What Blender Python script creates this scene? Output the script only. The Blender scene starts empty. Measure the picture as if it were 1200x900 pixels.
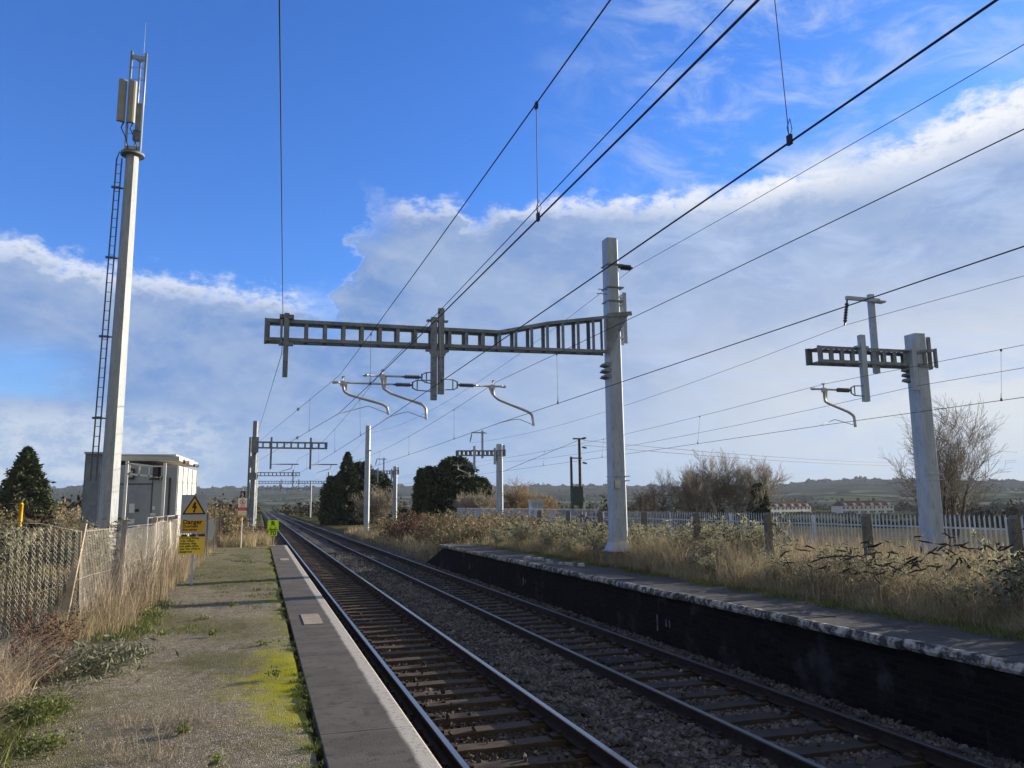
import bpy, math, random
import numpy as np
from mathutils import Matrix, Vector
random.seed(7); RNG = np.random.default_rng(7)
SC = bpy.context.scene
COL = SC.collection
R = math.radians
SUN_AZ, SUN_EL = 79.0, 13.5          # azimuth clockwise from the track direction (+Y)

# ------------------------------------------------------------------ materials
def nt(m):
    m.use_nodes = True
    t = m.node_tree; t.nodes.clear(); return t
class G:
    """tiny node-graph helper"""
    def __init__(s, tree): s.t = tree
    def n(s, kind, **kw):
        o = s.t.nodes.new(kind)
        for k, v in kw.items():
            if k.startswith('i_'):
                key = k[2:]; key = int(key) if key.isdigit() else key.replace('_', ' ')
                s.set(o.inputs[key], v)
            else: setattr(o, k, v)
        return o
    def set(s, sock, v):
        if isinstance(v, bpy.types.NodeSocket): s.t.links.new(v, sock)
        elif isinstance(v, bpy.types.Node): s.t.links.new(v.outputs[0], sock)
        else:
            if sock.type == 'RGBA' and len(v) == 3: v = (*v, 1)
            sock.default_value = v
    def m(s, op, a, b=0.0, c=None, clamp=False):
        o = s.t.nodes.new('ShaderNodeMath'); o.operation = op; o.use_clamp = clamp
        s.set(o.inputs[0], a); s.set(o.inputs[1], b)
        if c is not None: s.set(o.inputs[2], c)
        return o.outputs[0]
    def mix(s, f, a, b, blend='MIX'):
        o = s.t.nodes.new('ShaderNodeMix'); o.data_type = 'RGBA'; o.blend_type = blend
        s.set(o.inputs[0], f); s.set(o.inputs[6], a); s.set(o.inputs[7], b); return o.outputs[2]
    def ss(s, x, lo, hi):
        o = s.t.nodes.new('ShaderNodeMapRange'); o.interpolation_type = 'SMOOTHSTEP'
        s.set(o.inputs[0], x); s.set(o.inputs[1], lo); s.set(o.inputs[2], hi); return o.outputs[0]
    def noise(s, vec, scale, detail=4, rough=.55, dist=0.0):
        o = s.n('ShaderNodeTexNoise', i_Scale=scale, i_Detail=detail, i_Roughness=rough, i_Distortion=dist)
        if vec is not None: s.set(o.inputs['Vector'], vec)
        return o.outputs[0]
    def scale(s, vec, v):
        o = s.n('ShaderNodeMapping'); s.set(o.inputs[0], vec); o.inputs['Scale'].default_value = v; return o.outputs[0]
MATS = {}
def mat(name, c1, c2=None, c3=None, scale=3.0, rough=.8, metal=0.0, bump=0.0, bscale=None, stretch=(1,1,1), island=0.0, spec=.4, trans=0.0, thr=(.35,.65), extra=None):
    if name in MATS: return MATS[name]
    m = bpy.data.materials.new(name); t = nt(m); g = G(t)
    out = g.n('ShaderNodeOutputMaterial'); p = g.n('ShaderNodeBsdfPrincipled')
    co = g.n('ShaderNodeTexCoord').outputs['Object']
    v = g.scale(co, stretch)
    col = None
    if c2 is None: c2 = tuple(x*.75 for x in c1)
    n1 = g.noise(v, scale, 6, .6)
    col = g.mix(g.ss(n1, *thr), c1, c2)
    if c3 is not None:
        n2 = g.noise(v, scale*3.7, 5, .65)
        col = g.mix(g.ss(n2, .52, .68), col, c3)
    if island:
        geo = g.n('ShaderNodeNewGeometry')
        k = g.m('MULTIPLY_ADD', geo.outputs['Random Per Island'], 2*island, 1-island)
        hs = g.n('ShaderNodeHueSaturation'); g.set(hs.inputs['Value'], k); g.set(hs.inputs['Color'], col)
        r2 = g.m('FRACT', g.m('MULTIPLY', geo.outputs['Random Per Island'], 37.3))
        g.set(hs.inputs['Hue'], g.m('MULTIPLY_ADD', r2, .05, .475)); col = hs.outputs[0]
    if extra: col = extra(g, co, col)
    g.set(p.inputs['Base Color'], col)
    p.inputs['Roughness'].default_value = rough; p.inputs['Metallic'].default_value = metal
    p.inputs['Specular IOR Level'].default_value = spec
    if bump:
        nb = g.noise(v, bscale or scale*6, 5, .7)
        b = g.n('ShaderNodeBump', i_Strength=bump, i_Distance=.02); g.set(b.inputs['Height'], nb)
        g.set(p.inputs['Normal'], b.outputs[0])
    sh = p.outputs[0]
    if trans:
        tr = g.n('ShaderNodeBsdfTranslucent'); g.set(tr.inputs[0], col)
        mx = g.n('ShaderNodeMixShader'); mx.inputs[0].default_value = trans
        g.set(mx.inputs[1], sh); g.set(mx.inputs[2], tr.outputs[0]); sh = mx.outputs[0]
    g.set(out.inputs[0], sh)
    MATS[name] = m; return m

galv = mat('galvanised_steel', (.33,.39,.46), (.42,.48,.55), (.26,.31,.37), scale=2.2, stretch=(2,2,.5), rough=.45, metal=.15, bump=.12)
galv_dull = mat('dull_galvanised_steel', (.17,.20,.22), (.26,.295,.32), (.12,.14,.16), scale=2.5, rough=.6, metal=.1, bump=.05)
steel_arm = mat('bright_tube_steel', (.58,.58,.56), (.46,.46,.45), scale=5, rough=.4, metal=.25)
wire_m = mat('weathered_copper_wire', (.035,.03,.03), (.06,.045,.04), scale=.5, rough=.6, metal=.4)
insul = mat('grey_brown_insulator', (.10,.10,.105), (.16,.155,.15), scale=4, rough=.35)
insul_dark = mat('dark_insulator', (.02,.02,.022), (.04,.04,.045), scale=4, rough=.3)
pale_plastic = mat('pale_insulator_bead', (.42,.44,.38), scale=9, rough=.4)
rail_head = mat('polished_rail_head', (.34,.33,.33), (.24,.23,.23), scale=2, stretch=(8,.2,1), rough=.22, metal=1.0)
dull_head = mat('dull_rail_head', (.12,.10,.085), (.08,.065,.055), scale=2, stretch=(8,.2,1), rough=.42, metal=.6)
rail_web = mat('rusty_rail_web', (.036,.022,.014), (.022,.015,.011), (.055,.030,.018), scale=6, rough=.85, bump=.2)
timber = mat('weathered_timber_sleeper', (.078,.052,.036), (.045,.032,.023), (.11,.08,.058), scale=5, stretch=(.6,5,5), rough=.9, bump=.5, bscale=14, island=.2)
concrete_sl = mat('dull_concrete_sleeper', (.048,.038,.030), (.030,.025,.020), scale=4, rough=.9, bump=.3, island=.2)
stone_m = mat('ballast_stone', (.118,.110,.100), (.062,.058,.054), (.18,.17,.155), scale=1.3, rough=.9, island=.55, bump=.2, bscale=60)
stone_rust = mat('rust_stained_ballast', (.078,.062,.050), (.042,.034,.028), (.12,.10,.085), scale=1.6, rough=.95, island=.5, bump=.2, bscale=60)
white_paint = mat('white_painted_steel', (.72,.73,.70), (.62,.63,.60), scale=2, rough=.5)
brick_dark = None

def coping_extra(x_edge, sign, width, jag):
    """worn white painted strip along the platform edge (paint with a shape of its own)"""
    def f(g, co, col):
        s = g.n('ShaderNodeSeparateXYZ'); g.set(s.inputs[0], co)
        d = g.m('MULTIPLY', g.m('SUBTRACT', x_edge, s.outputs[0]), sign)     # distance in from the edge
        n = g.noise(co, 3.0, 6, .7); n2 = g.noise(co, 24.0 if jag < .2 else 7.0, 6, .7)
        d2 = g.m('ADD', d, g.m('MULTIPLY', g.m('SUBTRACT', n, .5), jag))
        k = g.m('SUBTRACT', 1.0, g.ss(d2, width-.025, width+.02))
        worn = g.ss(n2, .30+jag*.6, .46+jag*.7)
        k = g.m('MULTIPLY', k, g.m('MULTIPLY_ADD', worn, .65, .35) if jag < .2 else worn)
        # faint transverse tool marks
        return g.mix(k, col, (.46,.43,.37))
    return f
slab_l = mat('bitumen_coping_slab', (.072,.064,.054), (.105,.094,.080), (.050,.045,.038), scale=2.4, rough=.92, bump=.35, bscale=70, extra=coping_extra(1.11, 1, .13, .06))
slab_r = mat('worn_edge_stone', (.060,.058,.054), (.04,.04,.038), (.085,.08,.074), scale=3, rough=.92, bump=.5, bscale=20, extra=coping_extra(7.28, -1, .10, .22))
asphalt = mat('old_asphalt', (.040,.036,.032), (.055,.05,.044), (.03,.031,.024), scale=.9, rough=.95, bump=.3, bscale=60)

def brick_mat():
    m = bpy.data.materials.new('soot_black_brickwork'); t = nt(m); g = G(t)
    out = g.n('ShaderNodeOutputMaterial'); p = g.n('ShaderNodeBsdfPrincipled', i_Roughness=.95, i_Specular_IOR_Level=.15)
    co = g.n('ShaderNodeTexCoord').outputs['Object']
    s = g.n('ShaderNodeSeparateXYZ'); g.set(s.inputs[0], co)
    c = g.n('ShaderNodeCombineXYZ'); g.set(c.inputs[0], s.outputs[1]); g.set(c.inputs[1], s.outputs[2])
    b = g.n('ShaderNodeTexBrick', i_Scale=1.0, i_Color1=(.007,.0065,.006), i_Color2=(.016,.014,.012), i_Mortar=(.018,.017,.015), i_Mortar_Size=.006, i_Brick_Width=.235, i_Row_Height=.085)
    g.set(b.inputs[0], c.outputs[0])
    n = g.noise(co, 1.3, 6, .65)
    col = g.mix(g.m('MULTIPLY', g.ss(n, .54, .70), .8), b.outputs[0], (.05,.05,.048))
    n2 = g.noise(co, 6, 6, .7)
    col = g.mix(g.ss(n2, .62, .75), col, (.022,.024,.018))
    g.set(p.inputs['Base Color'], col)
    bp = g.n('ShaderNodeBump', i_Strength=.4, i_Distance=.01); g.set(bp.inputs['Height'], g.m('ADD', g.m('MULTIPLY', b.outputs[1], -1.0), n2)); g.set(p.inputs['Normal'], bp.outputs[0])
    g.set(out.inputs[0], p.outputs[0]); return m
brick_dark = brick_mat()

def path_mat():
    m = bpy.data.materials.new('mossy_gravel_path'); t = nt(m); g = G(t)
    out = g.n('ShaderNodeOutputMaterial'); p = g.n('ShaderNodeBsdfPrincipled', i_Roughness=1.0, i_Specular_IOR_Level=.1)
    co = g.n('ShaderNodeTexCoord').outputs['Object']
    s = g.n('ShaderNodeSeparateXYZ'); g.set(s.inputs[0], co); X, Y = s.outputs[0], s.outputs[1]
    fine = g.noise(co, 95, 3, .8); mid = g.noise(co, 14, 5, .7); big = g.noise(co, .55, 5, .6)
    vor = g.n('ShaderNodeTexVoronoi', i_Scale=105.0); g.set(vor.inputs['Vector'], co)
    sepc = g.n('ShaderNodeSeparateColor'); g.set(sepc.inputs[0], vor.outputs['Color'])
    col = g.mix(g.ss(sepc.outputs[0], .1, .9), (.16,.138,.10), (.30,.265,.20))
    col = g.mix(g.ss(mid, .42, .66), col, (.15,.135,.092))
    st = g.noise(co, 1.1, 6, .7, .8); col = g.mix(g.m('MULTIPLY', g.ss(st, .50, .66), .45), col, (.10,.09,.065))
    col = g.mix(g.m('MULTIPLY', g.ss(g.noise(co, 2.3, 5, .7), .56, .70), .5), col, (.34,.31,.25))
    # pale chips
    col = g.mix(g.ss(sepc.outputs[1], .93, .97), col, (.55,.52,.47))
    # thin olive moss film in drifts
    mo = g.m('ADD', g.m('MULTIPLY', big, .75), g.m('MULTIPLY', mid, .35))
    col = g.mix(g.m('MULTIPLY', g.ss(mo, .48, .66), .65), col, (.14,.135,.05))
    # growing green towards the far end and close to the coping
    farm = g.m('MULTIPLY', g.ss(Y, 11.0, 24.0), g.ss(mid, .38, .60))
    col = g.mix(g.m('MULTIPLY', farm, .7), col, (.12,.125,.05))
    edge = g.m('MULTIPLY', g.ss(X, .05, .42), g.ss(g.noise(co, 3.0, 5, .7), .44, .62))
    col = g.mix(g.m('MULTIPLY', edge, .9), col, (.16,.19,.02))
    # bright moss cushion patch
    dx = g.m('DIVIDE', g.m('SUBTRACT', X, .42), .62); dy = g.m('DIVIDE', g.m('SUBTRACT', Y, 7.9), 1.8)
    rr = g.m('SQRT', g.m('ADD', g.m('MULTIPLY', dx, dx), g.m('MULTIPLY', dy, dy)))
    rr = g.m('ADD', rr, g.m('MULTIPLY', g.m('SUBTRACT', g.noise(co, 2.6, 7, .75), .5), 3.0))
    k = g.m('SUBTRACT', 1.0, g.ss(rr, .1, 1.25))
    col = g.mix(g.m('MULTIPLY', g.m('MULTIPLY', k, g.ss(mid, .25, .5)), .95), col, (.33,.32,.008))
    g.set(p.inputs['Base Color'], col)
    h = g.m('ADD', g.m('MULTIPLY', vor.outputs['Distance'], 1.0), g.m('MULTIPLY', mid, 1.6))
    bp = g.n('ShaderNodeBump', i_Strength=.8, i_Distance=.015); g.set(bp.inputs['Height'], h); g.set(p.inputs['Normal'], bp.outputs[0])
    g.set(out.inputs[0], p.outputs[0]); return m

def bed_mat():
    m = bpy.data.materials.new('ballast_bed'); t = nt(m); g = G(t)
    out = g.n('ShaderNodeOutputMaterial'); p = g.n('ShaderNodeBsdfPrincipled', i_Roughness=.95)
    co = g.n('ShaderNodeTexCoord').outputs['Object']
    v = g.n('ShaderNodeTexVoronoi', i_Scale=16.0); g.set(v.inputs['Vector'], co)
    sc_ = g.n('ShaderNodeSeparateColor'); g.set(sc_.inputs[0], v.outputs['Color'])
    big = g.noise(co, .35, 4, .6)
    col = g.mix(sc_.outputs[0], (.028,.023,.018), (.11,.09,.068))
    col = g.mix(g.m('MULTIPLY', g.ss(big, .45, .7), .5), col, (.08,.052,.03))
    g.set(p.inputs['Base Color'], col)
    bp = g.n('ShaderNodeBump', i_Strength=1.0, i_Distance=.05); g.set(bp.inputs['Height'], g.m('MULTIPLY', v.outputs['Distance'], -1.0)); g.set(p.inputs['Normal'], bp.outputs[0])
    g.set(out.inputs[0], p.outputs[0]); return m

def land_mat(name, hill):
    m = bpy.data.materials.new(name); t = nt(m); g = G(t)
    out = g.n('ShaderNodeOutputMaterial'); p = g.n('ShaderNodeBsdfPrincipled', i_Roughness=1.0, i_Specular_IOR_Level=0.0)
    co = g.n('ShaderNodeTexCoord').outputs['Object']
    if hill:
        s = g.n('ShaderNodeSeparateXYZ'); g.set(s.inputs[0], co)
        hv = g.scale(co, (.0065,.0065,.075))
        v = g.n('ShaderNodeTexVoronoi', i_Scale=1.0); g.set(v.inputs['Vector'], hv)
        sc_ = g.n('ShaderNodeSeparateColor'); g.set(sc_.inputs[0], v.outputs['Color'])
        fld = g.mix(sc_.outputs[0], (.045,.065,.030), (.13,.14,.075))
        wd = g.mix(g.noise(co, .05, 5, .7), (.018,.024,.020), (.036,.038,.030))
        n = g.noise(g.scale(co, (1,1,5)), .0045, 5, .6)
        z = g.m('ADD', g.ss(s.outputs[2], 6, 50), g.m('MULTIPLY', g.m('SUBTRACT', n, .5), 3.0))
        col = g.mix(g.ss(z, .15, .35), fld, wd)
        v2 = g.n('ShaderNodeTexVoronoi', i_Scale=1.0, feature='DISTANCE_TO_EDGE'); g.set(v2.inputs['Vector'], hv)
        col = g.mix(g.ss(v2.outputs[0], .05, .12), (.008,.011,.008), col)
    else:
        a = g.noise(co, .25, 6, .65); b = g.noise(co, 9, 5, .7); c = g.noise(co, .012, 3, .5)
        col = g.mix(g.ss(a, .4, .62), (.17,.14,.085), (.09,.10,.04))
        col = g.mix(g.ss(b, .35, .7), col, (.10,.08,.05))
        s = g.n('ShaderNodeSeparateXYZ'); g.set(s.inputs[0], co)
        d = g.n('ShaderNodeVectorMath', operation='LENGTH'); g.set(d.inputs[0], co)
        far = g.ss(d.outputs['Value'], 60, 160)
        col = g.mix(far, col, g.mix(g.ss(c, .42, .58), (.045,.065,.020), (.085,.08,.042)))
    g.set(p.inputs['Base Color'], col)
    if not hill:
        bp = g.n('ShaderNodeBump', i_Strength=.6, i_Distance=.05); g.set(bp.inputs['Height'], b); g.set(p.inputs['Normal'], bp.outputs[0])
    g.set(out.inputs[0], p.outputs[0]); return m

# vegetation
dry_grass_m = mat('dry_grass', (.42,.35,.205), (.28,.235,.14), (.54,.46,.29), scale=1.2, rough=.8, island=.35, trans=.45)
dead_stem_m = mat('dead_stems', (.38,.31,.22), (.26,.21,.15), scale=1.5, rough=.85, island=.4, trans=.2)
green_leaf_m = mat('green_leaf', (.16,.19,.045), (.10,.12,.035), scale=3, rough=.6, island=.4, trans=.35)
moss_leaf_m = mat('olive_grass', (.14,.17,.035), (.10,.12,.03), scale=2, rough=.7, island=.4, trans=.3)
bud_leaf_m = mat('buddleia_leaf', (.34,.345,.22), (.25,.26,.16), (.42,.40,.28), scale=2, rough=.75, island=.45, trans=.4)
bud_dark_m = mat('buddleia_seed_head', (.028,.020,.015), (.05,.035,.025), scale=8, rough=.9, island=.4)
twig_m = mat('bare_twig', (.36,.32,.25), (.26,.23,.185), scale=2, rough=.85, island=.3)
twig_dark_m = mat('dark_bare_twig', (.23,.205,.165), (.16,.14,.115), scale=2, rough=.9, island=.3)
twig_orange_m = mat('willow_twig', (.36,.275,.165), (.27,.215,.14), scale=2, rough=.85, island=.3)
bramble_m = mat('bramble_leaf', (.24,.18,.10), (.15,.14,.065), (.32,.25,.15), scale=1.5, rough=.7, island=.45, trans=.3)
bramble_red_m = mat('red_bramble_leaf', (.12,.045,.03), (.08,.06,.03), scale=1.5, rough=.7, island=.4, trans=.25)
dock_m = mat('dried_dock', (.14,.07,.045), (.09,.045,.03), scale=5, rough=.85, island=.4)
conifer_m = mat('conifer_needles', (.060,.085,.030), (.032,.048,.020), (.09,.11,.04), scale=.8, rough=.75, island=.6)
conifer2_m = mat('mid_green_conifer', (.075,.095,.03), (.05,.068,.024), scale=.8, rough=.75, island=.45)
bark_m = mat('bark', (.10,.08,.06), (.06,.05,.04), scale=8, rough=.95, bump=.4)
wood_far_m = mat('far_thicket', (.085,.07,.048), (.05,.05,.032), (.12,.10,.07), scale=.05, spec=0.0, rough=1.0, island=.4)
grey_leaf_m = mat('grey_green_leaf', (.17,.18,.11), (.12,.13,.08), scale=5, rough=.6, island=.4, trans=.2)

# ------------------------------------------------------------------ mesh builder
class MB:
    def __init__(s): s.v = []; s.f = []; s.m = []; s.nv = 0; s.sm = {}
    def add(s, V, F, mi=0):
        V = np.asarray(V, float).reshape(-1, 3)
        if isinstance(F, np.ndarray): s.f.append(F + s.nv); s.m.append(np.full(len(F), mi))
        else:
            for f in F: s.f.append(np.asarray([f]) + s.nv); s.m.append(np.array([mi]))
        s.v.append(V); s.nv += len(V); return s
    def box(s, c, d, rot=None, mi=0):
        h = np.array(d)/2
        V = np.array([[x,y,z] for x in (-1,1) for y in (-1,1) for z in (-1,1)])*h
        if rot is not None: V = V @ np.array(rot).T
        return s.add(V + np.array(c), np.array([[0,1,3,2],[4,6,7,5],[0,4,5,1],[2,3,7,6],[0,2,6,4],[1,5,7,3]]), mi)
    def bar(s, p0, p1, w, h, up=(0,0,1), mi=0):
        p0, p1 = np.array(p0, float), np.array(p1, float); d = p1-p0; L = np.linalg.norm(d); d /= L
        up = np.array(up, float)
        if abs(d@up) > .98: up = np.array([0,1.,0])
        x = np.cross(d, up); x /= np.linalg.norm(x); z = np.cross(x, d)
        return s.box((p0+p1)/2, (w, L, h), np.stack([x, d, z], 1), mi)
    def tubes(s, P0, P1, R0, R1, n=4, mi=0):
        P0 = np.atleast_2d(P0).astype(float); P1 = np.atleast_2d(P1).astype(float); N = len(P0)
        R0 = np.broadcast_to(R0, N); R1 = np.broadcast_to(R1, N)
        d = P1-P0; d /= np.linalg.norm(d, axis=1, keepdims=True)+1e-9
        a = np.where(np.abs(d[:, 2:3]) > .9, [[1,0,0]], [[0,0,1.]])
        u = np.cross(d, a); u /= np.linalg.norm(u, axis=1, keepdims=True); w = np.cross(d, u)
        t = np.arange(n)*2*np.pi/n; c, sn = np.cos(t), np.sin(t)
        ring = u[:,None]*c[None,:,None] + w[:,None]*sn[None,:,None]
        V = np.concatenate([P0[:,None]+ring*R0[:,None,None], P1[:,None]+ring*R1[:,None,None]], 1)
        k = np.arange(n); q = np.stack([k, (k+1)%n, (k+1)%n+n, k+n], 1)
        F = (q[None]+(np.arange(N)*2*n)[:,None,None]).reshape(-1,4)
        s.sm[len(s.f)] = 1
        return s.add(V.reshape(-1,3), F, mi)
    def poly(s, pts, r, n=6, mi=0, caps=True):
        """round tube along a polyline"""
        pts = np.array(pts, float); K = len(pts); r = np.broadcast_to(r, K)
        T = np.gradient(pts, axis=0); T /= np.linalg.norm(T, axis=1, keepdims=True)
        a = np.array([0,0,1.]) if abs(T[0][2]) < .9 else np.array([1.,0,0])
        V = []; t = np.arange(n)*2*np.pi/n
        for i in range(K):
            u = np.cross(T[i], a); u /= np.linalg.norm(u); w = np.cross(T[i], u); a2 = np.cross(u, T[i]); a = a2
            V.append(pts[i] + r[i]*(np.cos(t)[:,None]*u + np.sin(t)[:,None]*w))
        F = [[i*n+j, i*n+(j+1)%n, (i+1)*n+(j+1)%n, (i+1)*n+j] for i in range(K-1) for j in range(n)]
        s.sm[len(s.f)] = 1; s.add(np.concatenate(V), np.array(F), mi)
        if caps:
            b = s.nv-K*n
            s.f.append(np.array([[b+j for j in range(n)]])); s.m.append(np.array([mi]))
            s.f.append(np.array([[b+(K-1)*n+j for j in range(n)][::-1]])); s.m.append(np.array([mi]))
        return s
    def cyl(s, p0, p1, r0, r1=None, n=12, mi=0): return s.poly([p0, p1], [r0, r0 if r1 is None else r1], n, mi)
    def extrude(s, prof, p0, p1, u, w, mi=0, cap=True):
        """2-D profile (list of (a,b)) in axes u,w swept from p0 to p1"""
        p0, p1, u, w = map(lambda x: np.array(x, float), (p0, p1, u, w)); K = len(prof)
        A = np.array([a*u+b*w for a, b in prof])
        F = [[i, (i+1)%K, (i+1)%K+K, i+K] for i in range(K)]
        s.add(np.concatenate([A+p0, A+p1]), F, mi)
        if cap:
            b = s.nv-2*K; s.f += [np.array([[b+i for i in range(K)]]), np.array([[b+K+i for i in range(K)][::-1]])]; s.m += [np.array([mi])]*2
        return s
    def tris(s, C, U, W, mi=0, quad=False):
        """leaf faces: centres C, half-axes U (length) and W (width)"""
        N = len(C); V = np.stack([C-U, C+W, C+U, C-W], 1).reshape(-1,3)
        F = np.arange(N*4).reshape(N,4); return s.add(V, F, mi)
    def ribbons(s, P, Dr, H, lean, W, seg=3, droop=0.0, mi=0):
        """curved blades from P, leaning direction Dr (unit xy), height H, lean (horizontal reach), width W"""
        N = len(P); Z = np.array([0,0,1.]); 
        side = np.stack([-Dr[:,1], Dr[:,0], np.zeros(N)], 1)
        a = RNG.uniform(0, 2*np.pi, N); side = np.stack([np.cos(a), np.sin(a), np.zeros(N)], 1)*.8+side*.2
        D3 = np.concatenate([Dr, np.zeros((N,1))], 1); rows = []
        for i in range(seg+1):
            t = i/seg
            c = P + Z*(H*(t-droop*t**3))[:,None] + D3*(lean*t**1.8)[:,None]
            w = (W*(1-t*.85))[:,None]*side
            rows += [c-w, c+w]
        V = np.stack(rows, 1); k = 2*(seg+1)
        q = np.array([[2*i, 2*i+1, 2*i+3, 2*i+2] for i in range(seg)])
        F = (q[None]+(np.arange(N)*k)[:,None,None]).reshape(-1,4); return s.add(V.reshape(-1,3), F, mi)
    def mesh(s, name, mats, smooth=False):
        me = bpy.data.meshes.new(name); V = np.concatenate(s.v)
        me.vertices.add(len(V)); me.vertices.foreach_set('co', V.astype(np.float32).ravel())
        tot = np.concatenate([np.full(len(f), f.shape[1]) for f in s.f]); idx = np.concatenate([f.ravel() for f in s.f])
        me.loops.add(len(idx)); me.loops.foreach_set('vertex_index', idx.astype(np.int32))
        me.polygons.add(len(tot)); st = np.concatenate([[0], np.cumsum(tot)[:-1]])
        me.polygons.foreach_set('loop_start', st.astype(np.int32))
        me.polygons.foreach_set('material_index', np.concatenate(s.m).astype(np.int32))
        me.polygons.foreach_set('use_smooth', np.ones(len(tot), bool) if smooth else np.concatenate([np.full(len(f), bool(s.sm.get(i))) for i, f in enumerate(s.f)]))
        me.update(calc_edges=True)
        if not isinstance(mats, (list, tuple)): mats = [mats]
        for m_ in mats: me.materials.append(m_)
        return me
    def build(s, name, mats, parent=None, smooth=False):
        o = bpy.data.objects.new(name, s.mesh(name, mats, smooth)); COL.objects.link(o)
        if parent is not None: o.parent = parent
        return o
def tag(o, label=None, cat=None, group=None, kind=None):
    if label: o['label'] = label
    if cat: o['category'] = cat
    if group: o['group'] = group
    if kind: o['kind'] = kind
    return o
def empty(name, loc=(0,0,0), label=None, cat=None, group=None, rz=0):
    o = bpy.data.objects.new(name, None); o.empty_display_size = .2; COL.objects.link(o)
    o.location = loc; o.rotation_euler = (0,0,rz); return tag(o, label, cat, group)
def copy_tree(o, parent=None, skip=()):
    c = o.copy(); COL.objects.link(c); inv = o.matrix_parent_inverse.copy(); c.parent = parent; c.matrix_parent_inverse = inv
    for ch in list(o.children):
        if ch.name.split('.')[0] not in skip: copy_tree(ch, c, skip)
    return c
def text_mesh(name, body, size, loc, parent, m, align='LEFT', bold=.0, sx=1.0, depth=.0015):
    """lettering standing in the XZ plane, facing -Y"""
    cu = bpy.data.curves.new(name, 'FONT'); cu.body = body; cu.size = size; cu.align_x = align; cu.extrude = depth; cu.offset = bold
    cu.space_line = .95
    o = bpy.data.objects.new(name, cu); COL.objects.link(o)
    dg = bpy.context.evaluated_depsgraph_get(); me = bpy.data.meshes.new_from_object(o.evaluated_get(dg))
    bpy.data.objects.remove(o); bpy.data.curves.remove(cu)
    me.materials.clear(); me.materials.append(m)
    for v in me.vertices: v.co = (v.co.x*sx, -v.co.z, v.co.y)
    q = bpy.data.objects.new(name, me); COL.objects.link(q); q.parent = parent; q.location = loc; return q

# ------------------------------------------------------------------ camera
def make_camera():
    cd = bpy.data.cameras.new('camera'); cam = bpy.data.objects.new('camera', cd); COL.objects.link(cam)
    cd.sensor_width = 36; cd.lens = 27.45; cd.clip_end = 9000; cd.clip_start = .05
    r = Vector((.9527,-.3037,-.0095)).normalized(); f = Vector((.3016,.9411,.1527)).normalized(); u = r.cross(f).normalized(); r = f.cross(u)
    M = Matrix.Identity(4)
    for i in range(3): M[i][0] = r[i]; M[i][1] = u[i]; M[i][2] = -f[i]
    M[2][3] = 2.47; cam.matrix_world = M; SC.camera = cam
make_camera()

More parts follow.
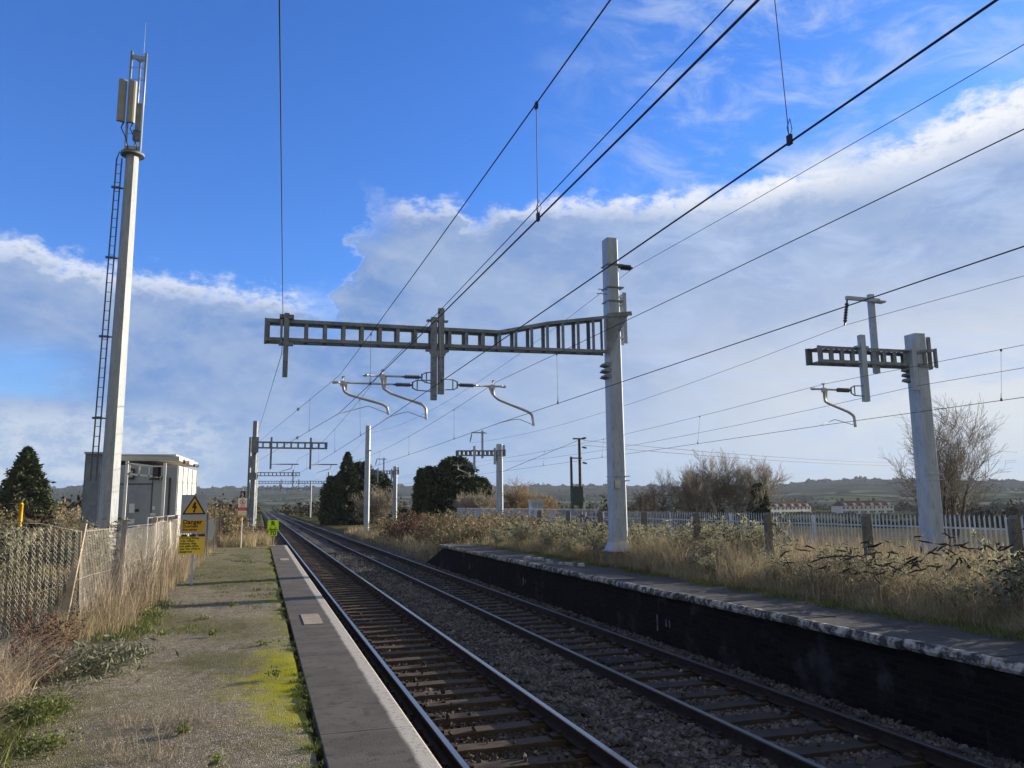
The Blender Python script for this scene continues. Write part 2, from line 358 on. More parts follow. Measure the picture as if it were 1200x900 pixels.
# ------------------------------------------------------------------ world and sun
def make_world():
    w = bpy.data.worlds.new('World'); SC.world = w; w.use_nodes = True; t = w.node_tree; t.nodes.clear(); g = G(t)
    out = g.n('ShaderNodeOutputWorld'); bg = g.n('ShaderNodeBackground', i_Strength=.1)
    sky = g.n('ShaderNodeTexSky', sky_type='NISHITA', sun_disc=False, sun_elevation=R(SUN_EL), sun_rotation=R(SUN_AZ), air_density=1.0, dust_density=.6, ozone_density=1.6, altitude=50)
    d = g.n('ShaderNodeTexCoord').outputs['Generated']
    s = g.n('ShaderNodeSeparateXYZ'); g.set(s.inputs[0], d)
    az = g.m('MULTIPLY', g.m('ARCTAN2', s.outputs[0], s.outputs[1]), 57.2958)
    el = g.m('MULTIPLY', g.m('ARCSINE', s.outputs[2]), 57.2958)
    # grade the clear sky
    hs = g.n('ShaderNodeHueSaturation', i_Saturation=SKY['sat'], i_Value=SKY['val']); g.set(hs.inputs['Color'], sky.outputs[0])
    base = g.mix(1.0, hs.outputs[0], SKY['tint'], 'MULTIPLY')
    v = g.n('ShaderNodeCombineXYZ'); g.set(v.inputs[0], az); g.set(v.inputs[1], g.m('MULTIPLY', el, 1.7)); V = v.outputs[0]
    warp = g.noise(V, .09, 6, .62); fine = g.noise(V, .45, 7, .68); soft = g.noise(V, .05, 4, .5)
    # height of the top of the cloud deck by azimuth
    def curve(x, lo, hi, pts, ymax):
        fc = g.n('ShaderNodeFloatCurve'); c = fc.mapping.curves[0]
        P = [((a-lo)/(hi-lo), b/ymax) for a, b in pts]
        c.points[0].location = P[0]; c.points[1].location = P[-1]
        for p in P[1:-1]: c.points.new(*p)
        for p in c.points: p.handle_type = 'AUTO_CLAMPED'
        fc.mapping.update(); g.set(fc.inputs[1], g.m('DIVIDE', g.m('SUBTRACT', x, lo), hi-lo)); return g.m('MULTIPLY', fc.outputs[0], ymax)
    azw = g.m('ADD', az, g.m('MULTIPLY', g.m('SUBTRACT', g.noise(V, .22, 5, .6), .5), 7.0))
    top = curve(azw, -60, 100, [(-60,14),(-22,15.6),(-16,16.6),(-12,15.6),(-6,15.6),(-1,15.2),(2,15.0),(4.6,14.4),(5.6,18.3),(6.6,21.6),(10,21.8),(13.5,22.0),(15.5,20.4),(17.9,21.6),(24.5,22.3),(33,22.2),(40,23.0),(47,24.0),(53,25.0),(70,25),(100,22)], 40)
    dd = g.m('SUBTRACT', top, el)
    dd = g.m('ADD', dd, g.m('MULTIPLY', g.m('SUBTRACT', fine, .5), 4.6))
    dd = g.m('ADD', dd, g.m('MULTIPLY', g.m('SUBTRACT', warp, .5), 3.0))
    edge = g.m('MULTIPLY', g.ss(azw, 1.5, 4.5), g.m('SUBTRACT', 1.0, g.ss(azw, 6, 10)))
    deck = g.ss(dd, g.m('MULTIPLY_ADD', edge, -1.5, -.5), g.m('MULTIPLY_ADD', edge, 3.0, 1.3))
    right = g.ss(az, 18, 60)
    # sunlit upper fringe
    rimw = g.m('MULTIPLY_ADD', right, 3.6, 1.5)
    rim = g.m('SUBTRACT', 1.0, g.ss(g.m('DIVIDE', dd, rimw), .15, 1.15))
    rim = g.m('MULTIPLY', rim, g.m('MULTIPLY_ADD', g.ss(g.m('ADD', fine, g.m('MULTIPLY', warp, .5)), .50, .88), 1.0, .30), clamp=True)
    notch = curve(az, -60, 100, [(-60,1),(-10,1),(0,1),(3.5,.9),(5,.55),(9,.6),(13,.8),(16,.35),(18,1),(100,1)], 2)
    rim = g.m('MULTIPLY', rim, notch)
    # body of the deck: blue grey, lighter towards the sun side and the horizon
    big = g.noise(V, .11, 7, .6, .4)
    bodyk = g.m('ADD', g.ss(big, .36, .66), g.m('MULTIPLY', g.ss(az, 3, 30), .6), clamp=True)
    shade = g.mix(bodyk, CL['body1'], CL['body2'])
    shade = g.mix(g.m('MULTIPLY', g.ss(fine, .46, .72), .40), shade, CL['body3'])
    sv = g.n('ShaderNodeCombineXYZ'); g.set(sv.inputs[0], g.m('MULTIPLY', az, .45)); g.set(sv.inputs[1], g.m('ADD', g.m('MULTIPLY', el, 1.3), g.m('MULTIPLY', az, .25)))
    shade = g.mix(g.m('MULTIPLY', g.ss(g.noise(sv.outputs[0], .22, 6, .6, .5), .46, .70), .45), shade, CL['body3'])
    lowr = g.m('MULTIPLY', g.ss(az, 14, 50), g.m('SUBTRACT', 1.0, g.ss(el, 1, 20)))
    shade = g.mix(g.m('MULTIPLY', lowr, .95), shade, CL['glow'])
    lowl = g.m('MULTIPLY', g.m('SUBTRACT', 1.0, g.ss(el, 0, 9)), .55)
    shade = g.mix(lowl, shade, CL['low'])
    cloud = g.mix(rim, shade, CL['white'])
    # gaps and small pale cumulus low on the shaded side
    gap = g.m('MULTIPLY', g.m('SUBTRACT', 1.0, g.ss(azw, -14.5, -9)), g.m('MULTIPLY', g.ss(el, 6.4, 7.4), g.m('SUBTRACT', 1.0, g.ss(el, 8.8, 11.5))))
    deck = g.m('MULTIPLY', deck, g.m('SUBTRACT', 1.0, g.m('MULTIPLY', gap, .75)))
    cum = g.m('MULTIPLY', g.m('SUBTRACT', 1.0, g.ss(g.m('ADD', el, g.m('MULTIPLY', g.m('SUBTRACT', fine, .5), 6.0)), 5.6, 7.4)), g.m('SUBTRACT', 1.0, g.ss(az, -6, 0)))
    cum = g.m('MULTIPLY', cum, g.ss(fine, .38, .62))
    cloud = g.mix(g.m('MULTIPLY', cum, .9), cloud, CL['cum'])
    col = g.mix(g.m('MULTIPLY', deck, .96), base, cloud)
    # high wisps on the sun side
    v2 = g.n('ShaderNodeCombineXYZ'); g.set(v2.inputs[0], g.m('ADD', az, g.m('MULTIPLY', el, .6))); g.set(v2.inputs[1], g.m('MULTIPLY', el, 2.2))
    wn = g.noise(v2.outputs[0], .13, 8, .66, .6)
    wis = g.m('MULTIPLY', g.ss(wn, .43, .72), g.m('MULTIPLY', g.ss(az, 16, 36), g.m('SUBTRACT', 1.0, g.ss(el, 50, 80))))
    col = g.mix(g.m('MULTIPLY', wis, .75), col, CL['wisp'])
    v3 = g.noise(V, .06, 6, .6)
    t2 = g.m('MULTIPLY', g.ss(v3, .55, .8), g.ss(el, 27, 33)); col = g.mix(g.m('MULTIPLY', t2, .35), col, CL['wisp'])
    back = g.m('SUBTRACT', 1.0, g.ss(s.outputs[1], -.35, .20))  # unseen cloud added behind the camera and overhead as neutral fill light
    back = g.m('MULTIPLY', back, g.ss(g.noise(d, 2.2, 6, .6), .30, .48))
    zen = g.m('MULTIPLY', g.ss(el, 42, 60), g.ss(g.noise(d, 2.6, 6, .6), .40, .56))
    fill_cloud = g.m('MAXIMUM', back, zen)
    col = g.mix(g.m('MULTIPLY', fill_cloud, .95), col, CL['behind'])
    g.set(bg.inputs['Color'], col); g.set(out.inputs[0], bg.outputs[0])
    sl = bpy.data.lights.new('sun', 'SUN'); sl.energy = 5.0; sl.angle = R(.53); sl.color = (1, .87, .70)
    so = bpy.data.objects.new('sun', sl); COL.objects.link(so); so.location = (60, 20, 40)
    e, a = R(SUN_EL), R(SUN_AZ); dr = Vector((math.sin(a)*math.cos(e), math.cos(a)*math.cos(e), math.sin(e)))
    so.rotation_euler = dr.to_track_quat('Z', 'Y').to_euler()
def lin(r, g, b, k=10.0/2**.95):
    f = lambda c: ((c/255+.055)/1.055)**2.4 if c > 10 else c/255/12.92
    return (f(r)*k, f(g)*k, f(b)*k)
SKY = dict(sat=1.25, val=1.0, tint=(.42,.77,1.42))
CL = dict(behind=lin(168,168,166), body1=lin(106,146,208), body2=lin(152,176,215), body3=lin(178,195,224), glow=lin(250,246,236), low=lin(158,186,228), white=lin(250,251,254), cum=lin(205,216,234), wisp=lin(190,210,245))  # behind: tint of the added out-of-view fill cloud
make_world()
vs = SC.view_settings; vs.view_transform = 'Standard'; vs.look = 'None'; vs.exposure = .95; vs.gamma = 1; vs.use_curve_mapping = False
SC.cycles.max_bounces = 6; SC.cycles.transparent_max_bounces = 8; SC.cycles.volume_bounces = 0

# ------------------------------------------------------------------ terrain
def sm(x, a, b):
    t = np.clip((x-a)/(b-a), 0, 1); return t*t*(3-2*t)
def lerp(a, b, t): return a+(b-a)*t
def gz(x, y):
    x = np.asarray(x, float); y = np.asarray(y, float)
    left = lerp(.85, -.15, sm(y, 36, 50))
    left = np.where(x < -2.45, left-.33*sm(-x, 2.45, 3.0)*(1-sm(y, 14, 20)), left)
    left = np.where(x < -6, lerp(.85, left, np.clip((x+14)/8, 0, 1)), left)
    right = lerp(.78, -.05, sm(y, 31, 36)); right = lerp(right, -.05, sm(x, 12.0, 14.0))
    right = lerp(right, -.4, sm(x, 21, 60)); right = lerp(right, -5.0, sm(x+y*.25, 60, 240))
    z = np.where(x < .62, left, np.where(x < .9, lerp(left, -.55, np.clip((x-.6)/.28, 0, 1)), np.where(x < 7.5, -.55, lerp(-.55, right, np.clip((x-7.45)/.6, 0, 1)))))
    z = lerp(z, np.minimum(z, -1.0), sm(y, 260, 500))
    return z
def grid(name, xs, ys, zf, m, noise=0.0):
    Xg, Yg = np.meshgrid(xs, ys); Z = zf(Xg, Yg) + RNG.normal(0, 1, Xg.shape)*noise
    nx, ny = len(xs), len(ys); V = np.stack([Xg, Yg, Z], -1).reshape(-1,3)
    i = (np.arange(ny-1)[:,None]*nx+np.arange(nx-1)[None]).ravel()
    return MB().add(V, np.stack([i, i+1, i+nx+1, i+nx], 1)).build(name, m, smooth=True)
xs = np.unique(np.round(np.concatenate([np.linspace(-3400,-100,24), np.linspace(-100,-16,20), np.arange(-16,-2,.7), [.0,.3,.62,.75,.9,1.2], np.linspace(1.5,7.2,6), [7.45,7.7,8.05,8.5], np.arange(9,24,.7), np.linspace(24,120,40), np.linspace(120,3400,60)]), 3))
ys = np.unique(np.round(np.concatenate([np.linspace(-300,-12,10), np.arange(-12,60,1.5), np.linspace(60,300,50), np.linspace(300,3400,40)]), 3))
tag(grid('ground', xs, ys, gz, land_mat('rough_pasture', False)), 'rough winter ground and pasture around the railway', kind='structure')
# hills: elevation angle of the skyline by azimuth (degrees)
def hills():
    A = np.radians(np.linspace(-60, 100, 1300)); deg = np.degrees(A)
    tab = [(-60,1.0),(-20,.95),(-15.3,1.0),(-12.9,1.12),(-11,1.42),(-8,1.2),(-2.5,1.25),(5.5,1.3),(11.5,1.35),(17.7,1.26),(24,1.25),(31,1.05),(35.7,1.0),(38,1.28),(41.2,1.42),(46.2,1.2),(50.8,1.05),(60,1.1),(100,1.0)]
    e = np.interp(deg, *zip(*tab))
    r = np.array([900,1100,1300,1500,1700,1900,2100,2300,2500,2600,2800,3300]); prof = np.array([0,.03,.10,.22,.38,.50,.62,.78,.95,1.0,.9,.3])
    H = np.tan(np.radians(e))*2600+2.5+5
    nz = np.convolve(RNG.normal(0,1,len(A)+40), np.ones(9)/3, 'same')[20:-20]; nf = RNG.normal(0,1,len(A))
    V = []
    for k, rr in enumerate(r):
        z = -5.5+H*prof[k] + (nz*.5*prof[k] if k < 8 else 0) + (np.abs(nf)*1.8+nz*.7 if 8 <= k <= 9 else 0)
        V.append(np.stack([np.sin(A)*rr, np.cos(A)*rr, z], -1))
    V = np.concatenate(V); n = len(A); i = (np.arange(len(r)-1)[:,None]*n+np.arange(n-1)[None]).ravel()
    tag(MB().add(V, np.stack([i, i+1, i+n+1, i+n], 1)).build('hills', land_mat('hill_fields_and_woods', True)), 'long low wooded hills with pale fields along the horizon', kind='structure')
hills()
def bed():
    xs = np.arange(1.02, 7.5, .09); ys = np.concatenate([np.arange(-3, 30, .12), np.arange(30, 80, .5), np.arange(80, 480, 10)])
    def f(X, Y):
        n = np.sin(X*7.1+Y*1.3)*.012+np.sin(Y*5.3-X*2)*.012
        inL = np.abs(X-2.72) < .72; inR = np.abs(X-5.88) < .72
        z = np.where(inL | inR, -.245, np.where((X > 3.5) & (X < 5.1), -.175, np.where(X > 6.6, -.20, -.25)))
        return z+n
    tag(grid('ballast_bed', xs, ys, f, bed_mat(), .012), 'dark ballast under and between the two tracks', kind='structure')
bed()
tag(grid('ballast_shoulder', np.arange(7.46,9.6,.15), np.concatenate([np.arange(36.5,80,.4),np.arange(80,400,6)]), lambda X,Y: -.20-.10*(X-7.46)/2+0*Y, bed_mat(), .02), 'grey ballast shoulder beside the line beyond the derelict platform', kind='structure')
def path():
    xs = np.arange(-2.9, .46, .06); ys = np.concatenate([np.arange(-4, 26, .09), np.arange(26, 36, .3)])
    def f(X, Y):
        z = .90 + .012*np.sin(X*2.1+Y*.7)+.010*np.sin(Y*2.3+X*3.1)+.02*sm(-X, 1.7, 2.5)
        z = z - .9*sm(Y, 33.8, 36)
        return z-.03*sm(X, .38, .46)
    tag(grid('path', xs, ys, f, path_mat(), .0035), 'mossy gravel surface behind the platform edge', kind='structure')
path()

# ------------------------------------------------------------------ ballast stones
def stones(name, n, area, smin, smax, m, zf, seed, label):
    r = np.random.default_rng(seed); x0, x1, y0, y1 = area
    # denser near the camera
    u = r.uniform(0, 1, n); Y = y0*(y1/y0)**u; X = r.uniform(x0, x1, n)
    Z = zf(X, Y)+r.uniform(-.02, .022, n); ok = Z > -1; 
    # leave the sleeper tops of the near tracks and the rails clear
    ph = np.abs(((Y-3.0+.325) % .65)-.325)
    for c, tol in ((2.715, .14), (5.88, .15)):
        on = (np.abs(X-c) < 1.27) & (ph < tol); keep = r.uniform(0, 1, n) < .018; ok &= ~(on & ~keep)
        Z = np.where(on & keep, -.15, Z)
        for rx in (c-.75, c+.75): ok &= ~(np.abs(X-rx) < .10)
    X, Y, Z = X[ok], Y[ok], Z[ok]; N = len(X)
    S = r.uniform(smin, smax, N)*(1+np.clip(Y-14, 0, 40)*.02)
    C = np.array([[x,y,z] for x in (-1,1) for y in (-1,1) for z in (-1,1)], float)
    V = C[None]*r.uniform(.45, 1.0, (N,1,3)); V += r.normal(0, .22, (N,8,3))
    q = r.normal(0,1,(N,4)); q /= np.linalg.norm(q, axis=1, keepdims=True); w, a, b, c = q.T
    Rm = np.stack([np.stack([1-2*(b*b+c*c), 2*(a*b-c*w), 2*(a*c+b*w)],-1), np.stack([2*(a*b+c*w), 1-2*(a*a+c*c), 2*(b*c-a*w)],-1), np.stack([2*(a*c-b*w), 2*(b*c+a*w), 1-2*(a*a+b*b)],-1)], 1)
    V = np.einsum('nij,nkj->nki', Rm, V)*S[:,None,None]*.5 + np.stack([X,Y,Z],-1)[:,None]
    f = np.array([[0,1,3,2],[4,6,7,5],[0,4,5,1],[2,3,7,6],[0,2,6,4],[1,5,7,3]])
    F = (f[None]+(np.arange(N)*8)[:,None,None]).reshape(-1,4)
    tag(MB().add(V.reshape(-1,3), F).build(name, m), label, 'ballast', kind='stuff')
stones('ballast_stones', 30000, (1.3,3.45,3.6,46), .030, .062, stone_rust, lambda X,Y: -.238+0*X, 1, 'rust stained crushed stone between the sleepers of the nearer track')
stones('ballast_stones', 34000, (3.42,5.16,3.6,46), .034, .070, stone_m, lambda X,Y: -.155+0*X, 2, 'grey crushed stone heaped between the two tracks')
stones('ballast_stones', 36000, (5.16,7.36,4.6,46), .034, .070, stone_m, lambda X,Y: np.where(X>6.7,-.17,-.238), 3, 'grey crushed stone of the farther track and up to the dark wall')

# ------------------------------------------------------------------ tracks
def make_track(cx, sm_, label, chair_m, thin):
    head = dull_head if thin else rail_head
    root = empty('railway_track', (cx,0,0), label, 'railway track', 'pair of parallel railway tracks')
    prof = [(-.035,-.01),(-.030,0),(.030,0),(.035,-.01),(.035,-.035),(.010,-.048),(.010,-.135),(.068,-.148),(.068,-.160),(-.068,-.160),(-.068,-.148),(-.010,-.135),(-.010,-.048),(-.035,-.035)]
    for s in (-.75, .75):
        b = MB(); K = len(prof); ys_ = np.concatenate([np.arange(-3, 60, 3.0), np.arange(60, 470, 15.0)])
        A = np.array([[s+a, 0, z] for a, z in prof])
        V = np.concatenate([A+[0,y,0] for y in ys_])
        for i in range(K):
            F = np.array([[k*K+i, k*K+(i+1)%K, (k+1)*K+(i+1)%K, (k+1)*K+i] for k in range(len(ys_)-1)])
            b.f.append(F); b.m.append(np.full(len(F), 0 if i in (0,1,2) else 1))
        b.v.append(V); b.nv += len(V)
        # chairs and clips along the foot
        o = b.build('rail', [head, rail_web], root)
    r = random.Random(int(cx*10)); protos = []
    def sleeper_mesh(k):
        b = MB(); w = .25 if not thin else .27
        L = 2.5; ny = 9
        pts = []
        for i in range(ny+1):
            x = -L/2+L*i/ny; dw = r.uniform(-.008,.008); dz = r.uniform(-.008,.004)
            pts.append([(x,-w/2+dw,-.30),(x,-w/2+dw+.01,-.166+dz),(x,w/2+dw-.01,-.166+dz+r.uniform(-.004,.004)),(x,w/2+dw,-.30)])
        V = np.array(pts).reshape(-1,3); F = []
        for i in range(ny):
            a = i*4; F += [[a,a+1,a+5,a+4],[a+1,a+2,a+6,a+5],[a+2,a+3,a+7,a+6]]
        F += [[0,3,2,1],[ny*4,ny*4+1,ny*4+2,ny*4+3]]
        b.add(V, F)
        for s in (-.75,.75):
            for d in (-1,1):
                b.box((s+d*.13,0,-.150),(.13,.15,.045), mi=1); b.box((s+d*.085,0,-.125),(.05,.07,.05), mi=1)
        return b.mesh('sleeper', [sm_, chair_m])
    meshes = [sleeper_mesh(k) for k in range(6)]
    n = 0; y = 3.0-.65*6; allf = MB(); cnt = 0
    while y < 160:
        if cnt < 98:
            o = bpy.data.objects.new('sleeper', meshes[cnt % 6]); COL.objects.link(o); o.parent = root
            o.location = (r.uniform(-.02,.02), y+r.uniform(-.012,.012), r.uniform(-.006,.006)); o.rotation_euler = (0,0,R(r.uniform(-.5,.5)))
        else: allf.box((0,y,-.235),(2.5,.25,.13))
        y += .65; cnt += 1
    st = allf.build('sleepers', sm_, root); st['kind'] = 'stuff'; st['label'] = 'run of distant sleepers'
    return root
tL = make_track(2.715, timber, 'nearer railway track with worn brown timber sleepers beside the gravel platform', rail_web, False)
tR = make_track(5.88, concrete_sl, 'farther railway track in shade beside the black brick platform wall', rail_web, True)
tR.location.x = 5.88
# the treadle plate / access grid between the rails of the far track
b = MB()
for i in range(7): b.box((5.6+i*.075, 12.6, -.135),(.03,.5,.02))
for j in range(2): b.box((5.83, 12.4+j*.42, -.150),(.56,.04,.02))
tag(b.build('track_grating', mat('dark_grating', (.05,.045,.04))), 'small grey metal grating lying between the rails of the farther track', 'grating')

# ------------------------------------------------------------------ platforms
def wall_mark(parent, name, y, z, h, w, m, x=7.43, dx=-.004):
    pass
def left_platform():
    root = empty('railway_platform', (0,0,0), 'low sunlit platform with dark coping slabs and a white painted edge', 'platform')
    r = random.Random(3)
    MB().box((.80, 15.2, .32), (.44, 37.4, 1.04)).build('retaining_wall', brick_dark, root)
    y = -3.2; i = 0
    while y < 33.6:
        L = .752
        b = MB(); w = .66; x1 = 1.11; z = .915+r.uniform(-.001,.001)
        prof = [(x1-w,-.075),(x1-w,-.004),(x1-w+.006,0),(x1-.02,0),(x1-.006,-.008),(x1,-.025),(x1,-.075)]
        b.extrude(prof, (0,y+.002,z),(0,y+L-.002,z),(1,0,0),(0,0,1))
        b.build('coping_slab', slab_l, root); y += L; i += 1
    # pale end kerb and pale concrete covers let into the slabs
    pc = mat('pale_concrete', (.34,.29,.21), (.24,.20,.15), (.45,.40,.31), scale=7, rough=.9, bump=.4, bscale=50)
    ym = mat('faded_white_kerb', (.50,.48,.42), (.36,.34,.30), scale=5, rough=.9)
    for (cx_, cy, w, l) in ((.745, 11.6, .25, 1.05),(.755, 24.8, .25, 1.0)):
        b = MB()
        b.box((cx_,cy,.9205),(w,l,.006))
        b.build('concrete_cover', pc, root)
    MB().box((.78, y+.08, .86),(.66,.14,.13)).build('end_kerb', ym, root)
left_platform()
def right_platform():
    root = empty('railway_platform', (0,0,0), 'derelict shaded platform with a black brick wall and flaking white edge', 'platform')
    r = random.Random(5); Y1 = 32.6
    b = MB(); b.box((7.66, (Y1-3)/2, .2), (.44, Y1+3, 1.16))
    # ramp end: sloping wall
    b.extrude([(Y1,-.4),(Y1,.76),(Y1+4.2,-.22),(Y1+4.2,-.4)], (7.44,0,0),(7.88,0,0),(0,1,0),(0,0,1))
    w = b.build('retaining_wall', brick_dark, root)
    b = MB(); b.box((8.25,(Y1-3)/2,.80),(1.10,Y1+3,.06)); b.build('walking_surface', asphalt, root)
    y = -3.0
    while y < Y1-.2:
        L = r.choice([.9,.92,.88,1.2]); b = MB(); z = .85+r.uniform(-.008,.006); x0 = 7.28+r.uniform(-.006,.008); nseg = 9
        # irregular spalled nose: outline varies along the stone
        rows = []
        for k in range(nseg+1):
            yy = y+.006+(L-.012)*k/nseg; c = r.uniform(0,.022); c2 = r.uniform(0,.02)
            rows.append([(x0+.62,yy,z-.12),(x0+.62,yy,z),(x0+.03+c,yy,z-r.uniform(0,.004)),(x0+.004+c,yy,z-.028-c2*.5),(x0+c2*.7,yy,z-.08),(x0+.02+c2,yy,z-.12)])
        V = np.array(rows).reshape(-1,3); F = []
        for k in range(nseg):
            for q in range(6): F.append([k*6+q, k*6+(q+1)%6, (k+1)*6+(q+1)%6, (k+1)*6+q])
        b.add(V, F); b.add(V[:6], [[0,1,2,3,4,5]]); b.add(V[-6:], [[5,4,3,2,1,0]])
        b.build('edge_stone', slab_r, root); y += L
    # faint white paint marks on the wall
    wm = mat('faded_wall_paint', (.16,.165,.17), (.07,.07,.075), scale=9, rough=.9)
    for (yy, zz, h, w_) in ((14.1,.18,.30,.05),(13.75,.22,.14,.04),(13.62,.22,.14,.04),(22.3,.25,.22,.06),(22.1,.27,.12,.05),(28.5,.25,.18,.08)):
        MB().box((7.436,yy,zz),(.006,w_,h)).build('paint_mark', wm, root)
    # loose rubble on the walking surface
right_platform()
for k in range(13):
    rr = random.Random(40+k); b = MB(); V = np.array([[x,y,z] for x in (-1,1) for y in (-1,1) for z in (-1,1)])*np.array([.07,.08,.045])*rr.uniform(.6,1.2)+RNG.normal(0,.012,(8,3))
    b.add(V, np.array([[0,1,3,2],[4,6,7,5],[0,4,5,1],[2,3,7,6],[0,2,6,4],[1,5,7,3]]))
    o = b.build('broken_stone', mat('pale_rubble', (.42,.42,.42), (.30,.30,.30), scale=9)); o.location = (7.95+rr.uniform(-.25,.35), 19.6+rr.uniform(0,4.4), .865)
    tag(o, 'pale broken stone lying on the walking surface of the derelict platform', 'rubble', 'pale stones on the derelict platform')

# ------------------------------------------------------------------ overhead line structures
def hexmast(b, x, y, z0, z1, w0, w1, d0, d1, mi=0):
    """folded plate mast: box with chamfered edges, tapering"""
    def ring(z, w, d):
        return [(x+a*w/2, y+e*d/2, z) for a, e in ((-1,-.80),(-.94,-.92),(.38,-1),(.46,-.98),(1,.02),(.98,.10),(.45,1),(-.94,.95),(-1,.85))]
    V = np.array(ring(z0,w0,d0)+ring(z1,w1,d1)); n = 9
    F = [[i,(i+1)%n,(i+1)%n+n,i+n] for i in range(n)]+[list(range(n))[::-1], list(range(n,2*n))]
    b.add(V, F, mi)
def boom(root, top, bot, y, depth, pitch, m, bw=.11):
    """vierendeel boom between polylines top/bot [(x,z)]"""
    b = MB(); t = .085
    for s in (-1, 1):
        for ln, sg in ((top,-1),(bot,1)):
            for (xa,za),(xb,zb) in zip(ln[:-1], ln[1:]):
                b.bar((xa,y+s*depth/2,za+sg*t/2),(xb,y+s*depth/2,zb+sg*t/2),.02,t)
                b.bar((xa,y+s*(depth/2-.045),za+sg*.008*(1 if sg<0 else 1)),(xb,y+s*(depth/2-.045),zb+sg*.008),.09,.016)
    xt = np.array(top).T; xb_ = np.array(bot).T; x = top[0][0]+.06
    while x < top[-1][0]:
        zt = np.interp(x, *xt)-.02; zb = np.interp(x, *xb_)+.02
        for s in (-1, 1): b.box((x,y+s*(depth/2-.014),(zt+zb)/2),(bw,.012,zt-zb)); b.box((x+bw/2-.005,y+s*(depth/2-.05),(zt+zb)/2),(.01,.07,zt-zb))
        for z in (zt-.02, zb+.02): b.box((x,y,z),(.07,depth-.06,.012))
        x += pitch
    for x in (top[0][0], top[-1][0]):
        zt = np.interp(x,*xt); zb = np.interp(x,*xb_)
        for s in (-1,1): b.box((x,y+s*depth/2,(zt+zb)/2),(.06,.05,zt-zb+.01))
    return b.build('boom', m, root)
def insulator(root, p0, p1, r=.055, m=None, n=9, name='insulator'):
    p0, p1 = np.array(p0,float), np.array(p1,float); b = MB(); pts = []; rr = []
    for i in range(n*2+1):
        t = .12+.76*i/(n*2); pts.append(p0+(p1-p0)*t); rr.append(r if i % 2 else r*.5)
    b.poly([p0, p0+(p1-p0)*.12], r*.42, 8); b.poly(pts, rr, 10); b.poly([p0+(p1-p0)*.88, p1], r*.42, 8)
    return b.build(name, m or insul, root)
def bracket_curve(pts, y, rad=.05, n=4):
    """round the corners of an x,z polyline"""
    P = [np.array([x,y,z]) for x, z in pts]; out = [P[0]]
    for a, b_, c in zip(P[:-2], P[1:-1], P[2:]):
        d1 = (a-b_)/np.linalg.norm(a-b_); d2 = (c-b_)/np.linalg.norm(c-b_); q = min(rad, np.linalg.norm(a-b_)*.45, np.linalg.norm(c-b_)*.45)
        for i in range(n+1):
            t = i/n; p, e = b_+d1*q, b_+d2*q; out.append((1-t)**2*p+2*t*(1-t)*b_+t*t*e)
    out.append(P[-1]); return out
def cantilever(root, y, arm, xin, xtip, z, ins, steady, name='cantilever'):
    """arm: x,z polyline of the drop bracket; horizontal tube from xin to xtip at height z with insulator ins=(xa,xb)"""
    b = MB(); a, c = ins; s = 1 if xin < xtip else -1
    b.cyl((c,y,z),(xtip,y,z),.027); b.cyl((xtip,y,z),(xtip+s*.10,y,z),.036)
    b.poly(bracket_curve(arm, y), .036, 8)
    x0, z0 = arm[0]
    b.box((x0,y,z-.02),(.12,.06,.12)); b.cyl((x0,y,z),(x0,y,z+.16),.016); b.cyl((x0-.05,y,z+.15),(x0+.05,y,z+.15),.016)
    b.extrude([(x0-.03,z-.02),(x0+.12*(-s if s>0 else 1),z-.03),(arm[1][0]+.06*(-s if s>0 else 1),arm[1][1]+.02),(arm[1][0]-.02,arm[1][1])],(0,y-.008,0),(0,y+.008,0),(1,0,0),(0,0,1))
    o = b.build(name, steel_arm, root, smooth=False)
    insulator(o, (a,y,z),(c,y,z), .062)
    bb = MB()   # rectangular tie frame to the drop tube
    for dz in (-.13,.13): bb.poly([(a,y,z+dz*.55),(a-s*.10,y,z+dz),(xin,y,z+dz*1.1)], .016, 6)
    bb.cyl((a,y,z-.09),(a,y,z+.09),.022); bb.cyl((a-s*.12,y,z-.14),(a-s*.12,y,z+.14),.016)
    bb.build('support_frame', galv_dull, o)
    st = MB(); st.poly([(x_,y,z_) for x_, z_ in steady], .010, 5); st.box((steady[0][0],y,steady[0][1]),(.035,.05,.06)); st.build('steady_arm', steel_arm, o)
    return o

